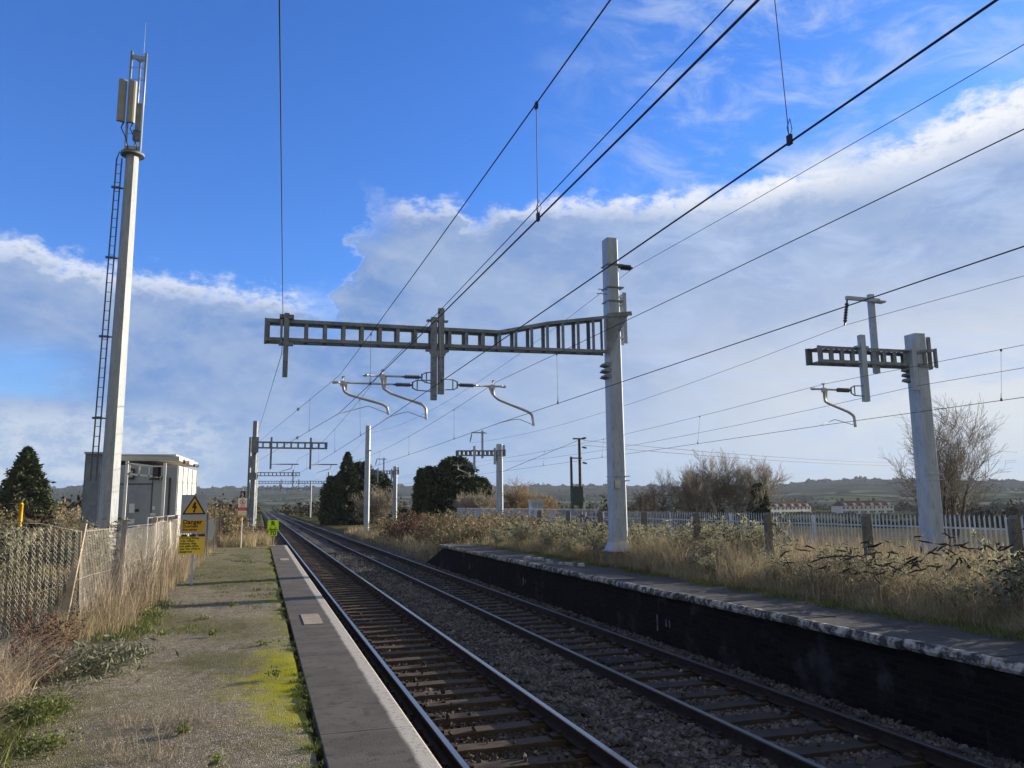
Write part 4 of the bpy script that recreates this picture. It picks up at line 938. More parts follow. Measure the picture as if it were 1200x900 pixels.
# ------------------------------------------------------------------ fences
def chain_link():
    zinc = mat('fence_wire', (.60,.56,.48), (.46,.42,.36), scale=3, rough=.55, metal=.2)
    conc = mat('concrete_fence_post', (.42,.36,.27), (.32,.27,.20), scale=6, rough=.9, bump=.3)
    root = empty('chain_link_fence', (-2.25,0,.9), 'sagging chain link fence with leaning thin concrete posts', 'fence')
    def X(y, z): return .06*np.sin(y*.45)+.04*np.sin(y*1.9+z)+.012*y*.9+.03*z*np.sin(y*.8+1)
    # plan line of the fence, by distance along it: a side run from the yard, a corner, then the long run beside the platform
    c0 = np.array([-2.3, 11.75])
    def plan(sd, z):
        sd = np.asarray(sd, float); z = np.broadcast_to(z, sd.shape)
        xb = X(11.75+np.maximum(sd, 0), z); yb = 11.75+np.maximum(sd, 0)
        xa = X(11.75, z)+np.minimum(sd, 0)*.955; ya = 11.75+np.minimum(sd, 0)*.30+.10*np.sin(sd*3)*np.minimum(1, -np.minimum(sd,0))
        k = np.clip(-sd*2, 0, 1)
        zz = z*lerp(1.0, 1.16, k)-.38*k*(1-z/1.25)+(-.08*k)
        return np.stack([np.where(sd < 0, xa, xb), np.where(sd < 0, ya, yb), zz], -1)
    def mesh(s0, s1, H=1.25):
        pitch = .078; nz = 26; dz = H/nz; N = int((s1-s0)/pitch); i = np.arange(N)[:,None]; k = np.arange(nz+1)[None]
        for par in (0,1):
            sd = s0+(i+.5*((k+par) % 2))*pitch + 0*k
            top = 1+.025*np.sin(sd*1.2)+.015*np.sin(sd*3.7); z = .02+k*dz*top
            P = plan(sd, z)
            yield P[:,:-1].reshape(-1,3), P[:,1:].reshape(-1,3)
    b = MB()
    for P0, P1 in mesh(-4.2, 13.3):
        rr = np.where(P0[:,1] < 11.9, .0027, .0017); b.tubes(P0, P1, rr, rr, 3)
    b.build('wire_mesh', zinc, root)
    b = MB()
    for zz in (1.27,.66):
        sd = np.arange(-4.2,13.4,.25); b.poly(plan(sd, np.full(sd.shape, zz)), .003, 4)
    b.build('line_wire', zinc, root)
    lean = [(-3.4,.1,.0),(-1.7,-.1,.05),(-.05,.16,.25),(2.75,-.03,.10),(5.5,.0,.35),(8.2,-.06,.2),(10.9,.02,.1),(13.2,.0,.0)]
    for sd, lx, ly in lean:
        p = plan(sd, .6)-np.array([.05,0,0]); MB().bar((p[0]-lx*.5,p[1]-ly*.5,-.35 if sd < 0 else -.1),(p[0]+lx*.5,p[1]+ly*.5,1.38),.075,.075,up=(0,1,0)).build('post', conc, root)
chain_link()
def back_fence():   # dark posts and mesh along the far side by the signs
    root = empty('wire_fence', (-1.7,25,.85), 'dark overgrown wire fence with thin posts running on past the danger sign', 'fence')
    dk = mat('dark_fence', (.10,.095,.085), (.15,.14,.12), scale=4)
    for k in range(9):
        y = k*3.2; MB().box((.05*k,y,.7),(.07,.07,1.5)).build('post', mat('dull_timber_post', (.16,.13,.10)), root)
    b = MB(); yy = np.arange(0,25.6,.12)
    for par in (1,-1):
        b.tubes(np.stack([yy*.0156, yy, np.full_like(yy,.05)],-1), np.stack([yy*.0156, yy+par*.9, np.full_like(yy,1.25)],-1), .004, .004, 3)
    b.build('wire_mesh', dk, root)
back_fence()
def palisade():
    pal = mat('galvanised_palisade', (.52,.56,.60), (.43,.47,.51), scale=2, rough=.5, metal=.1, island=.12, trans=.0)
    root = empty('palisade_fence', (20,0,-.1), 'long pale galvanised palisade fence behind the undergrowth', 'fence')
    y0, y1 = 6.0, 82.0; ys_ = np.arange(y0, y1, .17); H = 2.12; b = MB(); r = RNG
    N = len(ys_); zt = H+np.where(ys_ > 45, .12, 0)
    # split-top pale: W section flattened to an 8-vertex angle
    for sgn in (-1,1):
        A = np.stack([np.full(N,-.0), ys_, np.full(N,.05)],-1); e = sgn*.034
        V = np.stack([A, A+[.02,e,0], A+[.02,e,0]+np.stack([0*zt,0*zt,zt-.16],-1), A+np.stack([0*zt,0*zt,zt-.10],-1), A+np.stack([0*zt+.02,0*zt+e*.9,zt],-1)], 1)
        F = np.array([[0,1,2,3],[3,2,4,4]])
        q = np.array([[0,1,2,3]]); t = np.array([[3,2,4]]); base = (np.arange(N)*5)[:,None]
        b.add(V.reshape(-1,3), (q+base)); b.f.append((t+base)+b.nv-N*5); b.m.append(np.zeros(N,int))
    b.build('pales', pal, root)
    b = MB(); b.box((.035,(y0+y1)/2,.45),(.03,y1-y0,.05)); b.box((.035,(y0+y1)/2,1.75),(.03,y1-y0,.05)); b.build('rails', pal, root)
    for k in range(int((y1-y0)/2.75)+1): MB().box((.07,y0+k*2.75,1.02),(.06,.13,2.1)).build('post', pal, root)
palisade()
for k, y in enumerate([3.1,6.15,9.22,12.29,15.36,18.4,21.5,24.6,27.7,30.8]):
    b = MB(); b.box((0,0,.69),(.13,.13,1.42)); b.extrude([(-.065,1.40),(.065,1.40),(.0,1.46)],(0,-.065,0),(0,.065,0),(1,0,0),(0,0,1))
    for z in (.4,.8,1.2): b.box((-.08,0,z),(.02,.03,.03))
    o = b.build('concrete_post', mat('weathered_post', (.17,.16,.14), (.10,.095,.085), (.24,.225,.20), scale=7, rough=.95, bump=.4)); o.location = (11.0,y,.78); o.rotation_euler = (R(random.uniform(-1.5,1.5)),R(random.uniform(-1.5,1.5)),0)
    names = ['nearest of the row','beside the camera side of the fence','at the near end','second from the near end, left of the slender mast','third from the near end','fourth from the near end','close beside the big mast on its far side','seen on the other side of the big mast','deep in the undergrowth','last visible in the undergrowth']
    tag(o, 'weathered dark concrete post, '+names[k], 'post', 'old concrete posts along the derelict platform')

# ------------------------------------------------------------------ vegetation
def dirs(n, r=RNG): a = r.uniform(0,2*np.pi,n); return np.stack([np.cos(a),np.sin(a)],1)
def rand_unit(n, zb=0.0, r=RNG):
    v = r.normal(0,1,(n,3)); v[:,2] += zb; return v/np.linalg.norm(v,axis=1,keepdims=True)
def leafcloud(b, P, L, W, mi=0, droop=0.0, r=RNG):
    n = len(P); U = rand_unit(n, droop, r); X_ = np.cross(U, rand_unit(n,0,r)); X_ /= np.linalg.norm(X_,axis=1,keepdims=True)
    s = r.uniform(.6,1.3,n)[:,None]; b.tris(P, U*L*s, X_*W*s, mi)
def clumpy(n, area, k, sig, r=RNG):
    """n points in area=(x0,x1,y0,y1) gathered into k clumps"""
    x0,x1,y0,y1 = area; u = r.uniform(0,1,k); cy = y0*(y1/y0)**u if y0 > 0 else r.uniform(y0,y1,k); cx = r.uniform(x0,x1,k); c = r.integers(0,k,n)
    return np.stack([cx[c]+r.normal(0,sig,n), cy[c]+r.normal(0,sig,n)],1), c
def grass(name, n, area, k, sig, h, lean, w, m, label, z=None, seed=1, wind=None, clip=None, hk=None):
    r = np.random.default_rng(seed); P, c = clumpy(n, area, k, sig, r)
    if clip: ok = clip(P[:,0],P[:,1]); P = P[ok]; c = c[ok]
    N = len(P); Z = (z(P[:,0],P[:,1]) if z else gz(P[:,0],P[:,1]))-.02
    hv = r.uniform(.6,1.25,k)[c]*r.uniform(.5,1.15,N)*h
    if hk is not None: hv *= hk(P[:,0],P[:,1])
    D_ = dirs(N,r)
    if wind is not None: D_ = D_*.8+np.array(wind); D_ /= np.linalg.norm(D_,axis=1,keepdims=True)
    b = MB(); b.ribbons(np.column_stack([P,Z]), D_, hv, hv*lean*r.uniform(.3,1.5,N), np.full(N,w)*r.uniform(.6,1.3,N)*(1+P[:,1]*.012), 3, .18)
    return tag(b.build(name, m), label, 'grass', kind='stuff')
PZ = lambda x,y: .93+0*x
RZ = lambda x,y: np.where(y < 32.5, .80, np.maximum(gz(x,y), -.2))
# dry grass along the back of the derelict platform
grass('dry_grass', 46000, (8.9,11.2,5.0,33), 300, .20, .58, .60, .0048, dry_grass_m, 'pale dry grass along the back of the derelict platform', RZ, 11, clip=lambda x,y: (x > 8.72)&(y > 4.5), hk=lambda x,y: np.clip((x-8.6)*1.1,.25,1.0)+.7*np.exp(-((y-18.6)/2.2)**2))
grass('dry_grass', 26000, (11.0,19.5,6.0,60), 420, .4, .70, .35, .006, dry_grass_m, 'tall dry grass between the old posts and the palisade fence', RZ, 12)
grass('dead_stems', 7000, (9.3,13,5.0,36), 300, .3, 1.15, .25, .0045, dead_stem_m, 'brown dead weed stems standing in the dry grass', RZ, 13, clip=lambda x,y: x > 8.9)
grass('mossy_verge', 16000, (8.55,9.1,5.0,33), 260, .14, .10, .6, .006, moss_leaf_m, 'short mossy grass where the shaded asphalt meets the weeds', lambda x,y: .83+0*x, 14, clip=lambda x,y: (x>8.45)&(x<9.5))
# sunlit side: fence weeds
FX = lambda y: -2.25+.10*np.sin(y*.45)+.0108*y
grass('dead_stems', 1700, (-2.15,-1.6,11.5,26), 70, .20, 1.15, .25, .0045, dead_stem_m, 'brown dead stems crowding against the chain link fence', PZ, 21, wind=(.15,.0), clip=lambda x,y: (x < -1.45)&(y>10.6))
grass('dry_grass', 9000, (-2.4,-1.6,10.5,30), 130, .17, .42, .7, .0042, dry_grass_m, 'straw coloured grass at the foot of the chain link fence', PZ, 22, clip=lambda x,y: (x < -1.5+.0*y)&(y > 9.7), wind=(.4,0))
grass('dry_grass', 6500, (-2.7,-1.85,5.9,9.0), 40, .13, .42, 1.3, .0040, mat('pinkish_dead_grass', (.50,.42,.30), (.33,.27,.19), (.66,.57,.42), scale=2, rough=.85, island=.35, trans=.3), 'tangle of pinkish dead grass in the near corner by the fence', PZ, 23, clip=lambda x,y: x < -1.6+.10*np.sin(y*7))
grass('green_grass', 2600, (-2.2,-1.45,5.6,7.4), 40, .08, .15, 1.0, .006, green_leaf_m, 'fresh green grass tufts in the near corner of the platform', PZ, 24, clip=lambda x,y: x < -1.15)
grass('green_grass', 1200, (-1.75,-1.3,10.8,14.5), 14, .12, .11, .9, .007, green_leaf_m, 'low green plants at the edge of the gravel by the fence', PZ, 25)
grass('moss_tufts', 5200, (.34,.48,4.9,33), 110, .035, .045, .8, .005, moss_leaf_m, 'green tufts growing in the joint beside the coping slabs', lambda x,y:.905+0*x, 26, clip=lambda x,y: (x>.12)&(x<.50))
grass('moss_tufts', 5000, (-1.6,.3,11,33), 130, .10, .055, .9, .007, moss_leaf_m, 'thin olive tufts on the gravel surface', lambda x,y:.905+0*x, 27)
grass('dead_stems', 500, (-.9,-.2,5.2,6.8), 12, .08, .22, .9, .0022, dead_stem_m, 'few thin reddish dead stems on the near gravel', lambda x,y:.9+0*x, 28)
# beyond the platform end and in the yard
grass('dry_grass', 16000, (-14,-2.8,7,70), 500, .5, .55, .4, .010, dry_grass_m, 'rough dry grass in the yard beyond the chain link fence', lambda x,y: gz(x,y), 31)
grass('dry_grass', 14000, (-2.4,.9,33,70), 200, .4, .75, .4, .010, dry_grass_m, 'dry grass beyond the end of the platform', lambda x,y: gz(x,y), 32, clip=lambda x,y:(x<.7)&(y>33.5)&~((x>-.1)&(y<37)))
grass('dry_grass', 16000, (7.9,14,33.5,80), 300, .5, .8, .4, .012, dry_grass_m, 'dry grass beside the track beyond the derelict platform', lambda x,y: gz(x,y), 33, clip=lambda x,y:x>7.7)

def bush_stuff(b, r, n_st, h, spread, tw=.006, segs=5, leafn=14, leafL=.05, leafW=.014, mi_tw=0, mi_lf=1, arch=.5):
    """arching stems from the origin with leaves; returns tip positions"""
    P0, P1, R0, R1, LP, tips = [], [], [], [], [], []
    for _ in range(n_st):
        a = r.uniform(0,2*np.pi); d = np.array([math.cos(a),math.sin(a),0]); hh = h*r.uniform(.55,1.1); sp = spread*r.uniform(.2,1.0); base = np.array([r.normal(0,spread*.22),r.normal(0,spread*.22),0])
        prev = base
        for i in range(1,segs+1):
            t = i/segs; p = base+d*sp*t**1.4+np.array([0,0,hh*(t-arch*.35*t**3)])+r.normal(0,.03,3)*h*.5
            P0.append(prev); P1.append(p); R0.append(tw*(1.15-t*.8)); R1.append(tw*(1.15-t*.95)); 
            if t > .25:
                # side twigs
                for _k in range(2):
                    q = p+np.append(r.normal(0,.5,2),r.uniform(-.1,.5))*h*.22; P0.append(p); P1.append(q); R0.append(tw*.5); R1.append(tw*.22)
                    for _j in range(leafn//3): LP.append(p+(q-p)*r.uniform(.1,1.05)+r.normal(0,.02,3))
                    tips.append(q)
                for _j in range(leafn//2): LP.append(prev+(p-prev)*r.uniform()+r.normal(0,.03,3))
            prev = p
        tips.append(prev)
    b.tubes(P0,P1,np.array(R0),np.array(R1),3,mi_tw)
    if LP: leafcloud(b, np.array(LP), leafL, leafW, mi_lf, .2, r)
    return np.array(tips)
def seedheads(b, tips, r, n, L=.13, mi=2):
    idx = r.integers(0,len(tips),n); T = tips[idx]; a = r.uniform(0,2*np.pi,n); dz = r.uniform(-.55,.25,n)
    d = np.stack([np.cos(a),np.sin(a),dz],1); LL = L*r.uniform(.5,1.25,n)[:,None]; m_ = T+d*LL*.5+np.array([0,0,.018]); e = T+d*LL-np.array([0,0,.03])
    b.tubes(T, m_, .008, .017, 5, mi); b.tubes(m_, e, .017, .004, 5, mi)
BUD = []
for k in range(4):
    r = np.random.default_rng(100+k); b = MB(); tips = bush_stuff(b, r, 34, 1.55, .98, .0065, 5, 20, .055, .0155)
    hi = tips[tips[:,2] > .40]; me_l = MB()
    bd = MB(); seedheads(bd, hi, r, 150)
    BUD.append((b.mesh('stems', [twig_m, bud_leaf_m]), bd.mesh('seed_heads', [bud_dark_m]*3)))
def buddleia(x, y, z, s, label, k, group, sz=1.0):
    o = empty('buddleia_bush', (x,y,z), label, 'bush', group, rz=random.uniform(0,6.28)); o.scale = (s,s,s*sz)
    for nm, me in zip(('stems','seed_heads'), BUD[k%4]):
        c = bpy.data.objects.new(nm, me); COL.objects.link(c); c.parent = o
rb = random.Random(9); GB = 'wild buddleia bushes on the derelict platform'
spots = [(10.2,6.6,1.0),(11.9,7.6,1.15),(10.6,8.4,1.0),(12.4,9.6,1.1),(10.2,10.0,.8),(11.6,10.9,.95),(10.4,12.2,.8),(12.2,12.6,.95),(10.7,14.0,.7),(12.6,14.6,.85),(11.4,15.8,.95),(10.5,17.0,.95),(12.0,17.6,1.0),(10.9,18.4,.85),(11.8,19.8,.9),(10.5,20.4,.9),(9.9,22.0,.9),(11.2,22.2,1.0),(10.3,24.0,.95),(11.6,24.6,1.0),(9.6,25.8,.9),(10.8,26.8,1.0),(9.7,28.4,.95),(11.2,29.4,1.05),(10.2,31.2,1.0),(12.6,32.5,1.1),(9.0,30.0,.7),(9.3,23.2,.6),(9.7,14.6,.6),(9.8,8.2,.7),(13.4,6.6,1.3),(14.0,11.0,1.0),(9.7,9.3,.75),(9.9,10.8,.8),(9.6,12.2,.7),(9.9,13.4,.8),(9.5,15.4,.7),(10.9,11.9,1.0),(11.2,13.4,1.0),(9.5,17.0,.6),(9.5,20.6,.6),(12.8,8.2,1.2),(13.2,10.2,1.0),(12.0,6.2,1.1)]
near = ['at the near end of the platform','behind the nearest bushes','between the two nearest old posts','in front of the slender mast','beside the dark-twigged gap left of the slender mast','around the second old post','on the pale grass between two old posts','in front of the middle of the palisade fence']
for i,(x,y,s) in enumerate(spots):
    place = ('near the foot of the slender mast' if y < 12.0 and x > 10.9 else 'low at the front edge by the near old posts' if y < 12 else 'in front of the palisade fence between old posts' if y < 16.5 else 'crowding beside the big mast' if y < 21.5 else 'beyond the big mast' if y < 27 else 'at the far end of the derelict platform')
    if 8.8 < y < 17.2: s *= .62
    elif y > 21.5: s *= .85
    buddleia(x, y, .78 if x < 12.6 else .2, s*rb.uniform(.88,1.05), 'grey-green buddleia bush, '+place, i, GB, .95)
# yard buddleia behind the chain link fence
for (x,y,s,lb) in ((-6.8,21.5,1.0,'wispy buddleia standing alone in the yard beyond the chain link fence'),(-4.9,18.5,.9,'wispy buddleia in front of the grey cabinet'),(-3.4,19.5,.95,'thin buddleia at the foot of the pale radio mast'),(-6.5,16.5,.9,'grey weed bush in the yard left of the radio mast'),(-8.5,24,1.2,'low grey bush in the middle of the yard')):
    buddleia(x,y,.80,s,lb,int(x*7)%4,'weed bushes in the yard', 1.0)
# drooping dead branches with black seed heads at the front of the platform
def dead_branches(x,y,z,label,seed,n=26,L=.45):
    r = np.random.default_rng(seed); b = MB()
    for _ in range(n):
        a = r.uniform(1.6,5.2); p = np.array([r.normal(0,.45),r.normal(0,.75),.30+r.uniform(0,.50)]); d = np.array([math.cos(a),math.sin(a)*.8,-.1]); pts = [p]; tilt = r.uniform(-.7,.6)
        for i in range(5): p = p+d*L*.2*r.uniform(.7,1.2)+np.array([0,0,tilt*L*.15])+r.normal(0,.014,3); pts.append(p)
        b.poly(pts,[.005,.012,.016,.016,.011,.003],5)
    o = b.build('fallen_seed_heads', bud_dark_m); o.location = (x,y,z); tag(o, label, 'dead plant')
dead_branches(9.9,11.4,.95,'sprawl of black dead seed heads lying across the pale grass below the second old post',61,60,.30)
dead_branches(10.3,9.2,1.1,'thick cluster of black seed heads in front of the slender mast',62,44,.26)

def bramble(x,y,z,sx,sy,h,label,seed,mats=(twig_dark_m,bramble_m),n=90,leafn=60, group='bramble thickets beside the line', name='bramble_thicket'):
    r = np.random.default_rng(seed); b = MB(); P0,P1,LP = [],[],[]
    for _ in range(n):
        bx, by = r.uniform(-1,1)*sx, r.uniform(-1,1)*sy; q = (bx/sx)**2+(by/sy)**2
        if q > 1: continue
        hh = h*math.sqrt(max(.08,1-q*.8))*r.uniform(.6,1.15); a = r.uniform(0,6.28); d = np.array([math.cos(a),math.sin(a)])*hh*r.uniform(.2,.7); prev = np.array([bx,by,0.])
        for i in range(1,6):
            t = i/5; p = np.array([bx+d[0]*t,by+d[1]*t,hh*(1.45*t-.55*t*t*1.0)])+r.normal(0,.05,3); P0.append(prev); P1.append(p)
            for _j in range(leafn//5): LP.append(prev+(p-prev)*r.uniform()+r.normal(0,.10,3))
            prev = p
    b.tubes(P0,P1,.011,.007,3,0); leafcloud(b,np.array(LP),.075,.04,1,.1,r)
    o = b.build(name,list(mats)); o.location = (x,y,z); tag(o,label,'thicket',group); return o
bramble(10.2,37.5,-.3,1.9,3.4,2.3,'brown bramble mound just past the ramp of the derelict platform',201,n=260)
bramble(11.2,46,-.3,2.2,4.2,2.5,'brown bramble mound second from the ramp, beside the line',202,n=260)
bramble(10.6,56,-.3,2.0,4.5,2.4,'brown bramble mound below the plain tall mast',203,n=240,mats=(twig_dark_m,bramble_red_m))
bramble(13.8,40,-.2,2.0,3.0,2.4,'taller bramble mound behind the first one',204,n=220)
bramble(11,68,-.3,2,5,2.0,'distant bramble mound under the dark conifers',205,n=200)
bramble(15,52,-.2,2.2,5,2.3,'bramble mound between the dark conifer and the palisade fence',206,n=220)
bramble(-1.7,37.5,.2,.8,3.0,2.2,'brown thicket behind the no-crossing sign',211,n=200)
bramble(-2.6,44,.0,1.2,4.0,3.0,'tall brown thicket behind the fence by the first distant mast',212,n=240)
bramble(-.6,44,-.3,.9,4.5,1.9,'reddish bramble thicket at the edge of the line past the platform end',213,n=240,mats=(twig_dark_m,bramble_red_m))
bramble(-3.4,35,.4,1.2,2.5,2.6,'brown thicket beside the cabin wall',214,n=200)
bramble(.5,36.2,-.3,.35,.7,.95,'small brown bush under the yellow-green speed board',215,n=60,leafn=40)
bramble(-11,32,.8,3.5,4,1.0,'low dark weeds in the yard before the conifer',216,n=220)
bramble(-14,44,.8,3,5,1.8,'brown bushes at the foot of the yard conifer',217,n=220)
bramble(-7.5,46,.8,2.8,5,2.0,'pale brown bush between the conifer and the cabinet',218,n=220,mats=(twig_m,dry_grass_m))
# dried dock by the fence
def dock(x,y,label,seed,h=.6):
    r = np.random.default_rng(seed); b = MB(); P0,P1,LP=[],[],[]
    for _ in range(26):
        a = r.uniform(0,6.28); d = np.array([math.cos(a)*.28,math.sin(a)*.28,h])*r.uniform(.6,1.1); base = np.append(r.normal(0,.10,2),0); P0.append(base); P1.append(base+d)
        for _j in range(70): LP.append(base+d*r.uniform(.35,1.02)+r.normal(0,.020,3))
    b.tubes(P0,P1,.004,.003,3,0); leafcloud(b,np.array(LP),.012,.008,0,0,r); o = b.build('dried_dock',dock_m); o.location=(x,y,.92); tag(o,label,'dead plant','rust brown dock plants by the fence')
dock(-2.0,9.25,'rust brown dried dock at the fence, the taller of the two',71,.52); dock(-1.95,8.35,'rust brown dried dock at the fence, nearer and lower',72,.38)
def low_plant(x,y,name,m,n,rad,L,W,label,cat,seed,h=.12):
    r = np.random.default_rng(seed); P = np.column_stack([r.normal(0,rad,n),r.normal(0,rad*1.3,n),np.abs(r.normal(0,h,n))]); b = MB(); leafcloud(b,P,L,W,0,.5,r); o = b.build(name,m); o.location=(x,y,.92); tag(o,label,cat); return o
low_plant(-1.55,8.75,'grey_leaf_plant',grey_leaf_m,1500,.24,.038,.010,'low grey-green leafy plant spreading on the gravel by the fence','plant',81,.11)
low_plant(-1.25,9.4,'grey_leaf_plant',grey_leaf_m,350,.12,.034,.010,'small outlying grey-green leafy plant on the gravel','plant',82,.06)
low_plant(-1.55,7.0,'chickweed_clump',green_leaf_m,1300,.12,.015,.008,'bright green leafy clump at the edge of the near gravel','plant',83,.07)
low_plant(-1.30,6.1,'chickweed_clump',green_leaf_m,600,.09,.014,.007,'smaller bright green clump at the bottom of the near corner','plant',84,.04)
low_plant(-1.5,12.6,'green_clump',green_leaf_m,900,.14,.018,.009,'bright green clump below the fence halfway to the danger sign','plant',85,.07)
for k,(x,y,s) in enumerate(((-.45,6.2,.02),(.18,7.9,.035),(.1,9.7,.05),(-.5,10.6,.03),(-.2,5.4,.03),(-1.1,10.8,.05),(-.7,12.2,.05),(-.35,13.6,.04))):
    low_plant(x,y,'weed_tuft',moss_leaf_m if k%2 else green_leaf_m,60,s,.022,.008,'tiny weed tuft on the gravel, '+['beside dead stems near the camera','in the bright moss','at the far edge of the bright moss','left of the bright moss','close to the camera end of the slabs','near the grey-leafed plant','towards the sign','towards the middle slabs'][k],'weed',90+k,.03)

# ---- trees
def bare_tree(name, x, y, z, h, spread, label, seed, m, levels=4, kids=6, r0=.16, trunks=1, group=None, up=.55):
    h *= .76; r0 *= .7; kids = kids*.84
    r = np.random.default_rng(seed); P0,P1,R0,R1 = [],[],[],[]; TP = []
    def grow(p, d, L, rad, lv):
        n = 4; prev = p; dd = d.copy()
        for i in range(n):
            dd = dd+r.normal(0,.10,3)+np.array([0,0,.06*up]); dd /= np.linalg.norm(dd); q = prev+dd*L/n
            ra, rb_ = rad*(1-.6*i/n), rad*(1-.6*(i+1)/n); (TP if lv == 0 else P0).append((prev,q,ra,rb_))
            if lv < levels and (i > 0 or lv > 0):
                for _ in range(max(1,int(kids/n+r.uniform(0,1.0)))):
                    s_ = r.normal(0,1,3); s_ -= dd*(s_@dd); s_ /= np.linalg.norm(s_); nd = dd*r.uniform(.6,1.0)+s_*r.uniform(.45,.9)*spread+np.array([0,0,.15*up]); nd /= np.linalg.norm(nd)
                    grow(q, nd, L*r.uniform(.48,.75), rb_*.62, lv+1)
            prev = q
    for k in range(trunks):
        a = r.uniform(0,6.28); d = np.array([math.cos(a)*.35*spread*(trunks>1),math.sin(a)*.35*spread*(trunks>1),1.]); d /= np.linalg.norm(d)
        grow(np.array([0,0,0.])+np.append(r.normal(0,.15*(trunks>1),2),0), d, h*r.uniform(.5,.62), r0, 0)
    root = empty(name,(x,y,z),label,'tree',group)
    b = MB(); A = TP; b.tubes([a[0] for a in A],[a[1] for a in A],np.array([a[2] for a in A]),np.array([a[3] for a in A]),7); b.build('trunk',bark_m,root)
    b = MB(); A = P0; mn = .012*(np.hypot(x,y)/50); b.tubes([a[0] for a in A],[a[1] for a in A],np.maximum([a[2] for a in A],mn*.6),np.maximum([a[3] for a in A],mn*.5),3); b.build('crown',m,root)
    return root
bare_tree('bare_tree',33.4,31.6,-.3,7.6,.72,'large bare many-stemmed tree rising behind the slender mast',301,twig_dark_m,4,7,.13,6)
bare_tree('bare_tree',41.5,29.0,-.3,7.0,.7,'bare tree cut by the edge of the picture beyond the palisade fence',302,twig_dark_m,4,6,.12,4)
bare_tree('bare_tree',57,90,-1.5,11.2,.8,'wide bare tree behind the palisade fence, the paler of the group',303,twig_m,4,7,.2,3,up=.8)
bare_tree('bare_tree',52,88,-1.5,9.4,.8,'bushy bare tree beside the wide pale one',304,twig_m,4,7,.16,4,up=.7)
bare_tree('bare_tree',60,89,-1.5,9.6,.85,'bare tree between the wide pale one and the small evergreen',312,twig_m,4,7,.16,4,up=.7)
bare_tree('bare_tree',54.5,92,-1.5,10.2,.85,'tangled bare tree at the back between the wide pale one and the bushy one',313,twig_dark_m,4,7,.16,3,up=.7)
bare_tree('bare_tree',63,92,-1.5,11.4,.8,'bare tree on the houses side of the group',305,twig_m,4,7,.18,2,up=.8)
bare_tree('bare_tree',46.2,88,-1.2,7.6,.9,'bare tree just beside the big mast',306,twig_dark_m,4,6,.16,3)
bare_tree('willow_tree',30.0,92,-1.0,6.8,.8,'orange-tinged bare willow beyond the white kiosk',307,twig_orange_m,4,8,.15,4)
bare_tree('willow_tree',34.2,94,-1.0,5.6,.9,'lower orange-tinged bare willow beside the first one',308,twig_orange_m,4,8,.12,4)
bare_tree('pale_bush',22.4,84,-.8,5.6,.9,'pale bare bush in front of the large dark conifer',309,twig_m,4,8,.12,5)
bare_tree('pale_bush',15.2,104,-.6,6.0,.9,'pale bare bush between the two dark conifer clumps',310,twig_m,4,8,.12,4)
bare_tree('bare_tree',57,110,-1.6,7.0,.9,'bare tree at the back of the group behind the palisade',311,twig_dark_m,4,7,.15,3)
def conifer(x,y,z,h,w,label,seed,m=conifer_m,n=9000,shape='cone',leaf=.22,group='dark conifers beside the railway',base=.05):
    n = int(n*1.25); leaf *= .85; w *= .94
    r = np.random.default_rng(seed); root = empty('conifer_tree',(x,y,z),label,'tree',group)
    MB().cyl((0,0,0),(0,0,h*.9),.05*w,.01,n=8).build('trunk',bark_m,root)
    t = r.uniform(0,1,n)**1.25 if shape == 'cone' else r.uniform(0,1,n)
    zz = base*h+t*(h*(1-base)); a = r.uniform(0,2*np.pi,n)
    prof = (1-t)**.8 if shape == 'cone' else np.sqrt(np.clip(1-((t-.38)/.64)**2,0.02,1))
    # lobed outline: boughs
    lobe = .94+.17*np.sin(a*5+t*23+seed)+.14*np.sin(a*9-t*41)+.13*np.sin(t*47+a*2)+.10*np.sin(a*17+t*90)
    rad = w/2*prof*lobe*(1-.55*r.uniform(0,1,n)**1.8)+r.normal(0,.03*w,n)*.7
    P = np.column_stack([rad*np.cos(a),rad*np.sin(a),zz+r.normal(0,.10,n)])
    b = MB(); U = np.column_stack([np.cos(a),np.sin(a),r.uniform(-.6,.7,n)])+r.normal(0,.45,(n,3)); U /= np.linalg.norm(U,axis=1,keepdims=True)
    X_ = np.cross(U,rand_unit(n,0,r)); X_ /= np.linalg.norm(X_,axis=1,keepdims=True); s = r.uniform(.5,1.4,n)[:,None]
    b.tris(P,U*leaf*s,X_*leaf*.42*s); b.build('crown',m,root)
GC='dark conifers beside the railway'
conifer(11.3,110,-.5,10.2,5.6,'tall dark pointed conifer behind the plain tall mast',401,n=15000,shape='cone',leaf=.26)
conifer(13.4,112,-.5,9.0,5.2,'dark conifer crowding the second place in the clump by the plain mast',402,n=13000,shape='round',leaf=.26)
conifer(16.2,114,-.5,7.6,5.0,'lower dark conifer at the sloping end of the clump',403,n=12000,shape='round',leaf=.26)
conifer(9.6,112,-.5,7.0,3.4,'small dark conifer at the track side of the clump',404,n=8000,shape='round',leaf=.26)
conifer(22.2,92,-.8,8.9,6.2,'large broad dark conifer behind the small portal mast',405,n=18000,shape='round',leaf=.26)
conifer(19.4,93,-.8,7.8,3.6,'dark conifer joined to the large broad one',406,n=9000,shape='round',leaf=.26)
conifer(25.4,92,-.8,6.4,3.4,'lower dark conifer on the fence side of the large broad one',407,n=9000,shape='round',leaf=.26)
conifer(17.6,90,-.8,7.4,1.7,'narrow columnar dark conifer standing apart',408,n=6000,shape='round',leaf=.2)
conifer(-25.0,100,.4,8.8,7.4,'single bushy green conifer beyond the yard',409,m=conifer2_m,n=17000,shape='cone',leaf=.30,base=.0)
conifer(62.4,89,-1.6,6.4,2.6,'small dark evergreen among the bare trees near the houses',410,n=5000,shape='round',leaf=.26)
